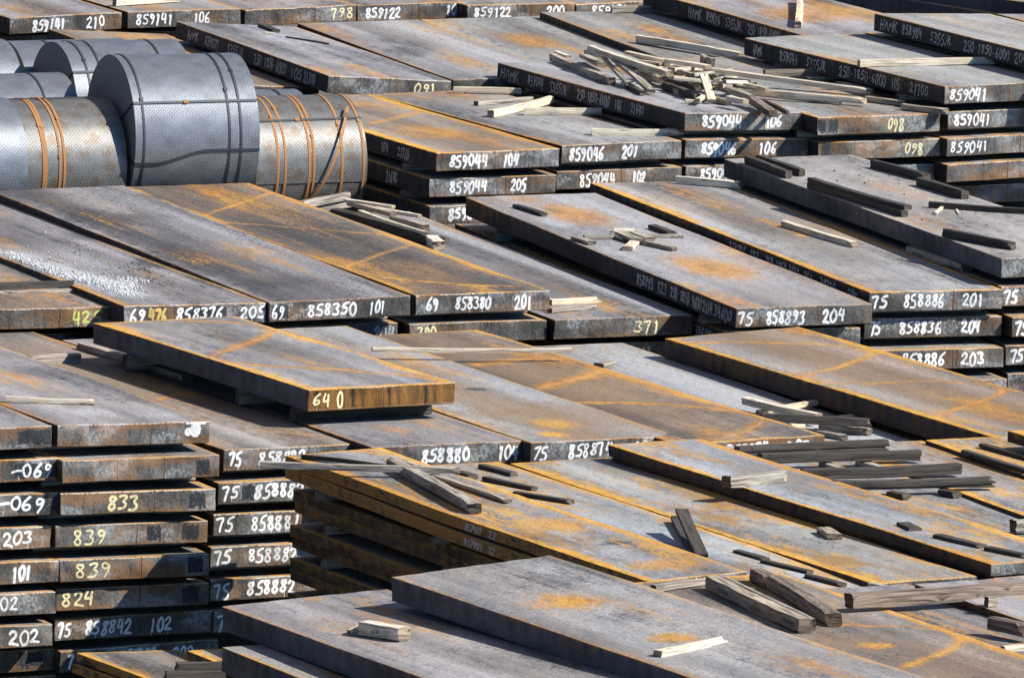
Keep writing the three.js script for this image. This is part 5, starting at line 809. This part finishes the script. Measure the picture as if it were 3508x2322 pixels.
TIMBERS.forEach(([name, label, category, group, kind, w, h, p, q], i) => {
  const a = new THREE.Vector3(...p), b = new THREE.Vector3(...q), d = b.clone().sub(a), len = d.length(), m = WOOD[kind];
  const side = m.mats[(i * 7 + (i >> 2)) % 4];
  const o = new THREE.Mesh(timberGeometry(len, w, h, i), [m.endMat, m.endMat, side, side, side, side]);
  o.name = numbered(name);
  d.normalize();
  const zAxis = new THREE.Vector3().crossVectors(d, new THREE.Vector3(0, 1, 0)).normalize(), yAxis = new THREE.Vector3().crossVectors(zAxis, d);
  o.quaternion.setFromRotationMatrix(new THREE.Matrix4().makeBasis(d, yAxis, zAxis));
  o.position.copy(a).add(b).multiplyScalar(0.5);
  scene.add(tag(o, label, category, group));
});
// ---------------------------------------------------------------- coils of patterned sheet
function coilTextures() {
  const S = 512, bump = new Uint8Array(S * S * 4), clean = new Uint8Array(S * S * 4), rusty = new Uint8Array(S * S * 4), r = rng(77);
  const n = 24;                                        // lens shaped ribs, n x n in a tile of 0.6 m
  for (let y = 0; y < S; y++) for (let x = 0; x < S; x++) {
    const u = x / S * n, v = y / S * n, cu = Math.floor(u), cv = Math.floor(v), fu = u - cu - 0.5, fv = v - cv - 0.5, s = (cu + cv) & 1 ? 1 : -1;
    const along = (fu + s * fv) * 0.707, across = (fu - s * fv) * 0.707, rib = sstep(1, 0.3, (along / 0.55) ** 2 + (across / 0.2) ** 2), q = (y * S + x) * 4;
    const s1 = nz(0, x / S, y / S), s2 = nz(2, x / S * 2, y / S * 2), s3 = nz(3, x / S * 2, y / S * 3), g = r() - 0.5;
    bump[q] = bump[q + 1] = bump[q + 2] = 255 * clamp(0.25 + 0.6 * rib + 0.06 * g); bump[q + 3] = 255;
    const t = 0.85 + 0.3 * (s1 - 0.5) + 0.25 * (s3 - 0.5) + 0.1 * rib + 0.08 * g;
    const c = [0.235 * t, 0.255 * t, 0.285 * t], d = [0.23 * t, 0.225 * t, 0.215 * t];
    mix3(c, [0.26, 0.16, 0.09], 0.6 * sstep(0.88, 1.0, s2 + 0.4 * (s3 - 0.5)));
    mix3(d, [0.16, 0.115, 0.08], 0.75 * sstep(0.45, 0.8, nz(4, x / S, y / S) + 0.5 * (s2 - 0.5) - 0.25 * rib));
    for (let k = 0; k < 3; k++) { clean[q + k] = sb(c[k]); rusty[q + k] = sb(d[k]); }
    clean[q + 3] = rusty[q + 3] = 255;
  }
  return [dataTex(bump, S, S, false, true), dataTex(clean, S, S, true, true), dataTex(rusty, S, S, true, true)];
}
const [ribBump, coilClean, coilRusty] = coilTextures();
const coilMat = (map) => new THREE.MeshPhysicalMaterial({ map, bumpMap: ribBump, bumpScale: 0.006, metalness: 0.6, roughness: 0.46 });
const coilCleanMat = coilMat(coilClean), coilRustyMat = coilMat(coilRusty);
const wrapTex = (() => { const W = 256, d = new Uint8Array(W * 8 * 4), r = rng(5); for (let x = 0; x < W; x++) { const v = 60 + 150 * r(); for (let y = 0; y < 8; y++) { const q = (y * W + x) * 4; d[q] = d[q + 1] = d[q + 2] = v; d[q + 3] = 255; } } return dataTex(d, W, 8, false, true); })();
const coilEndMat = new THREE.MeshStandardMaterial({ color: new THREE.Color().setRGB(0.24, 0.235, 0.235), bumpMap: wrapTex, bumpScale: 0.008, roughness: 0.6, metalness: 0 });
const strapDark = new THREE.MeshStandardMaterial({ color: new THREE.Color().setRGB(0.05, 0.052, 0.06), roughness: 0.55, metalness: 0.4 });
const strapRust = new THREE.MeshStandardMaterial({ color: new THREE.Color().setRGB(0.36, 0.16, 0.045), roughness: 0.75 });
const AX = 25 * DEG;
function ribbon(points, outs, width, thick, side) {           // flat band along points; outs: outward normals; side: width directions
  const pos = [], idx = [];
  points.forEach((p, i) => { for (const [a, b] of [[-1, 0], [1, 0], [1, 1], [-1, 1]]) pos.push(...p.clone().addScaledVector(side[i], a * width / 2).addScaledVector(outs[i], b * thick).toArray()); });
  for (let i = 0; i < points.length - 1; i++) for (let k = 0; k < 4; k++) { const a = i * 4 + k, b = i * 4 + (k + 1) % 4, c = a + 4, d = b + 4; idx.push(a, c, b, b, c, d); }
  idx.push(0, 1, 2, 0, 2, 3); const e = (points.length - 1) * 4; idx.push(e, e + 2, e + 1, e, e + 3, e + 2);
  const g = new THREE.BufferGeometry(); g.setAttribute('position', new THREE.Float32BufferAttribute(pos, 3)); g.setIndex(idx); g.computeVertexNormals();
  const flat = g.toNonIndexed(); flat.computeVertexNormals(); return flat;
}
COILS.forEach(([label, p, R, L, straps, rust, axial, yaw], ci) => {
  const t = new THREE.Group(); t.name = numbered('steel_coil'); t.position.set(...p); t.rotation.y = yaw * DEG;
  const add = (name, g, m) => { const o = new THREE.Mesh(g, m); o.name = name; t.add(o); return o; };
  const onRound = (x, th, rr) => new THREE.Vector3(x, Math.cos(th) * rr, Math.sin(th) * rr), outOf = (th) => new THREE.Vector3(0, Math.cos(th), Math.sin(th)), X = new THREE.Vector3(1, 0, 0);
  // outer wrap, its lap edge a step of one sheet
  const n = 120, pos = [], uv = [], idx = [], lap = (ci === 1 ? 103 : 200) * DEG, r = rng(60 + ci);
  for (let j = 0; j <= 10; j++) for (let k = 0; k <= n; k++) {
    const th = lap + k / n * 2 * Math.PI, x = j / 10 * L, rr = R - 0.012 * (1 - k / n) + 0.004 * (nz(0, k / n, j * 0.05 + ci * 0.3) - 0.5);
    pos.push(x, Math.cos(th) * rr, Math.sin(th) * rr); uv.push(x / 0.6, k / n * 2 * Math.PI * R / 0.6 + ci * 0.37);
  }
  for (let j = 0; j < 10; j++) for (let k = 0; k < n; k++) { const a = j * (n + 1) + k, b = a + 1, c = a + n + 1, d = c + 1; idx.push(a, b, c, b, d, c); }
  const g = new THREE.BufferGeometry(); g.setAttribute('position', new THREE.Float32BufferAttribute(pos, 3)); g.setAttribute('uv', new THREE.Float32BufferAttribute(uv, 2)); g.setIndex(idx); g.computeVertexNormals();
  add('outer_wrap', g, rust > 0.3 ? coilRustyMat : coilCleanMat);
  // end faces: wound edges, each turn a little in or out
  for (const end of [0, 1]) {
    const prof = [], turns = 46;
    for (let k = 0; k <= turns; k++) { const rr = 0.3 + (R - 0.012 - 0.3) * k / turns; prof.push([rr, 0.004 * (r() - 0.5) + 0.012 * (nz(1, k * 0.02, ci * 0.2) - 0.5)]); }
    const q = [], qi = [], quv = [], m = 64;
    prof.forEach(([rr, dx]) => { for (let k = 0; k <= m; k++) { const th = k / m * 2 * Math.PI; q.push(end ? L + dx : dx, Math.cos(th) * rr, Math.sin(th) * rr); quv.push(rr * 4, k / m); } });
    for (let j = 0; j < turns; j++) for (let k = 0; k < m; k++) { const a = j * (m + 1) + k, b = a + 1, c = a + m + 1, d = c + 1; if (end) qi.push(a, c, b, b, c, d); else qi.push(a, b, c, b, d, c); }
    const eg = new THREE.BufferGeometry(); eg.setAttribute('position', new THREE.Float32BufferAttribute(q, 3)); eg.setAttribute('uv', new THREE.Float32BufferAttribute(quv, 2)); eg.setIndex(qi); eg.computeVertexNormals();
    add('wound_end', eg, coilEndMat);
  }
  const bore = new THREE.CylinderGeometry(0.3, 0.3, L, 40, 1, true); bore.rotateZ(Math.PI / 2); bore.translate(L / 2, 0, 0);
  add('bore', bore, coilEndMat);
  for (const [f, kind] of straps) {
    const pts = [], outs = [], sd = [], w0 = (r() - 0.5) * 0.02;
    for (let k = 0; k <= 96; k++) { const th = k / 96 * 2 * Math.PI; pts.push(onRound(f * L + w0 * Math.sin(th), th, R + 0.001)); outs.push(outOf(th)); sd.push(X); }
    const band = add('strap', ribbon(pts, outs, kind === 'o' ? 0.034 : 0.03, 0.004, sd), kind === 'o' ? strapRust : strapDark), sa = (28 + 50 * r()) * DEG;
    const seal = new THREE.Mesh(new THREE.BoxGeometry(0.044, 0.01, 0.055), kind === 'o' ? strapRust : strapDark); seal.name = 'seal';      // crimped seal of the strap
    seal.position.copy(onRound(f * L + w0 * Math.sin(sa), sa, R + 0.007)); seal.rotation.x = sa; band.add(seal);
  }
  const angles = { 0: [], 1: [ci === 1 ? 45 : 5], 2: ci === 0 ? [60, 104] : [52] }[axial];
  angles.forEach((deg, ai) => {
    const th0 = deg * DEG, pts = [], outs = [], sd = [], loose = ai === 1;
    const down = new THREE.Vector3(-1, 0, 0);
    for (let k = 0; k <= 8; k++) { const rr = 0.3 + (R + 0.006 - 0.3) * k / 8; pts.push(onRound(-0.012, th0, rr)); outs.push(down.clone()); sd.push(new THREE.Vector3(0, -Math.sin(th0), Math.cos(th0))); }
    for (let k = 0; k <= 24; k++) { const th = th0 - (loose ? 0.16 * sstep(0.15, 0.6, k / 24) : 0.015 * k / 24); pts.push(onRound(k / 24 * L, th, R + 0.009)); outs.push(outOf(th)); sd.push(new THREE.Vector3(0, -Math.sin(th), Math.cos(th))); }
    const band = add('strap', ribbon(pts, outs, 0.032, 0.004, sd), strapDark);
    if (!loose) { const seal = new THREE.Mesh(new THREE.BoxGeometry(0.06, 0.012, 0.046), strapRust); seal.name = 'seal'; seal.position.copy(onRound(0.42 * L, th0 - 0.006, R + 0.016)); seal.rotation.x = th0; band.add(seal); }
  });
  if (ci === 1) {                                           // the loose band hanging slantwise off the rusty coil
    const pts = [], outs = [], sd = [];
    for (let k = 0; k <= 40; k++) { const f = k / 40, th = (34 + 112 * f) * DEG, x = (0.9 - 0.5 * f) * L, rr = R + 0.012 + 0.1 * Math.sin(Math.PI * f) * (1 - f) + (f < 0.08 ? 0.05 : 0); pts.push(onRound(x, th, rr)); outs.push(outOf(th)); const tang = new THREE.Vector3(-0.5 * L, -Math.sin(th) * R * 112 * DEG, Math.cos(th) * R * 112 * DEG).normalize(); sd.push(new THREE.Vector3().crossVectors(tang, outOf(th))); }
    add('loose_band', ribbon(pts, outs, 0.036, 0.004, sd), strapRust);
  }
  scene.add(tag(t, label, 'coil', 'steel coils behind the slabs'));
  delete t.userData.group;
});
// plinth the coils stand on, behind the slab rows
{
  const g = new THREE.BoxGeometry(8.5, 2.36, 4.9); g.translate(0, 1.18, 0);
  const o = new THREE.Mesh(g, new THREE.MeshStandardMaterial({ color: new THREE.Color().setRGB(0.16, 0.14, 0.12), roughness: 0.95 }));
  o.name = 'coil_bed'; o.position.set(-5.6, 0.004, -17.2); o.rotation.y = AX; o.userData.kind = 'structure'; o.castShadow = o.receiveShadow = true; scene.add(o);
}
// ---------------------------------------------------------------- ground
{
  const g = new THREE.PlaneGeometry(600, 600); g.rotateX(-Math.PI / 2);
  const S = 512, d = new Uint8Array(S * S * 4), r = rng(3);
  for (let y = 0; y < S; y++) for (let x = 0; x < S; x++) { const t = 0.7 + 0.5 * (nz(0, x / S, y / S) - 0.5) + 0.5 * (nz(3, x / S * 2, y / S * 2) - 0.5) + 0.2 * (r() - 0.5), q = (y * S + x) * 4; d[q] = sb(0.17 * t); d[q + 1] = sb(0.135 * t); d[q + 2] = sb(0.105 * t); d[q + 3] = 255; }
  const t = dataTex(d, S, S, true, true); t.repeat.set(150, 150);
  const o = new THREE.Mesh(g, new THREE.MeshStandardMaterial({ map: t, roughness: 0.95 }));
  o.name = 'ground'; o.position.z = -30; o.userData.kind = 'structure'; o.receiveShadow = true; scene.add(o);
}
// ---------------------------------------------------------------- gravel and grit spilled on one slab
function scatter(name, label, category, host, count, spots, sizes, mat, seed) {
  const base = new THREE.IcosahedronGeometry(1, 0), o = new THREE.InstancedMesh(base, mat, count), r = rng(seed), H = slabObject.get(host), m = new THREE.Matrix4(), q = new THREE.Quaternion(), e = new THREE.Euler(), row = SLABS.find((s) => s[0] === host);
  H.updateMatrixWorld(true);
  let n = 0, total = spots.reduce((s, p) => s + p[4], 0);
  const gauss = () => (r() + r() + r() - 1.5) * 1.15;
  while (n < count) {
    let k = r() * total, sp = spots[0];
    for (const p of spots) { if ((k -= p[4]) < 0) { sp = p; break; } }
    const a = sp[0] + gauss() * sp[2], l = sp[1] + gauss() * sp[3];
    if (a < 0.03 || a > row[9] - 0.03 || l < 0.03 || l > row[11] - 0.05) continue;
    const s = sizes[0] + (sizes[1] - sizes[0]) * r() ** 2.5;
    const p = new THREE.Vector3(a, s * 0.45, -l).applyMatrix4(H.matrixWorld);
    m.compose(p, q.setFromEuler(e.set(r() * 6, r() * 6, r() * 6)), new THREE.Vector3(s * (0.7 + 0.6 * r()), s * (0.5 + 0.4 * r()), s * (0.7 + 0.6 * r())));
    o.setMatrixAt(n, m);
    const c = 0.75 + 0.5 * (r() - 0.5); o.setColorAt(n, new THREE.Color().setRGB(c, c, c));
    n++;
  }
  o.name = name; o.userData.kind = 'stuff'; o.castShadow = o.receiveShadow = true; o.userData.label = label; o.userData.category = category;
  scene.add(o);
}
const stone = new THREE.MeshStandardMaterial({ color: new THREE.Color().setRGB(0.66, 0.66, 0.67), roughness: 0.9 });
const grit = new THREE.MeshStandardMaterial({ color: new THREE.Color().setRGB(0.05, 0.05, 0.055), roughness: 0.9 });
scatter('gravel', 'white gravel spilled along the slab lettered 69 858376 205', 'gravel', 'K1', 4200, [[0.18, 4.2, 0.1, 0.5, 3], [0.22, 3.3, 0.13, 0.5, 3], [0.3, 2.5, 0.18, 0.35, 6], [0.45, 2.1, 0.17, 0.3, 8], [0.5, 1.6, 0.18, 0.3, 7], [0.4, 1.0, 0.14, 0.25, 2], [0.85, 2.1, 0.2, 0.25, 1.5], [0.7, 3.2, 0.5, 2.0, 0.8]], [0.005, 0.019], stone, 71);
scatter('coal_grit', 'black grit scattered on the gravel strewn slab', 'grit', 'K1', 260, [[1.35, 3.0, 0.18, 0.5, 3], [1.2, 2.0, 0.2, 0.4, 2], [1.2, 4.5, 0.3, 1.2, 1.5], [0.9, 3, 0.4, 2, 1]], [0.004, 0.012], grit, 72);
scatter('scale_crumbs', 'dark scale crumbs strewn on the plain grey slab', 'crumbs', 'W', 90, [[0.9, 7.2, 0.5, 0.9, 2], [0.9, 4.5, 0.5, 1.6, 1]], [0.004, 0.017], grit, 73);

renderer.render(scene, camera);
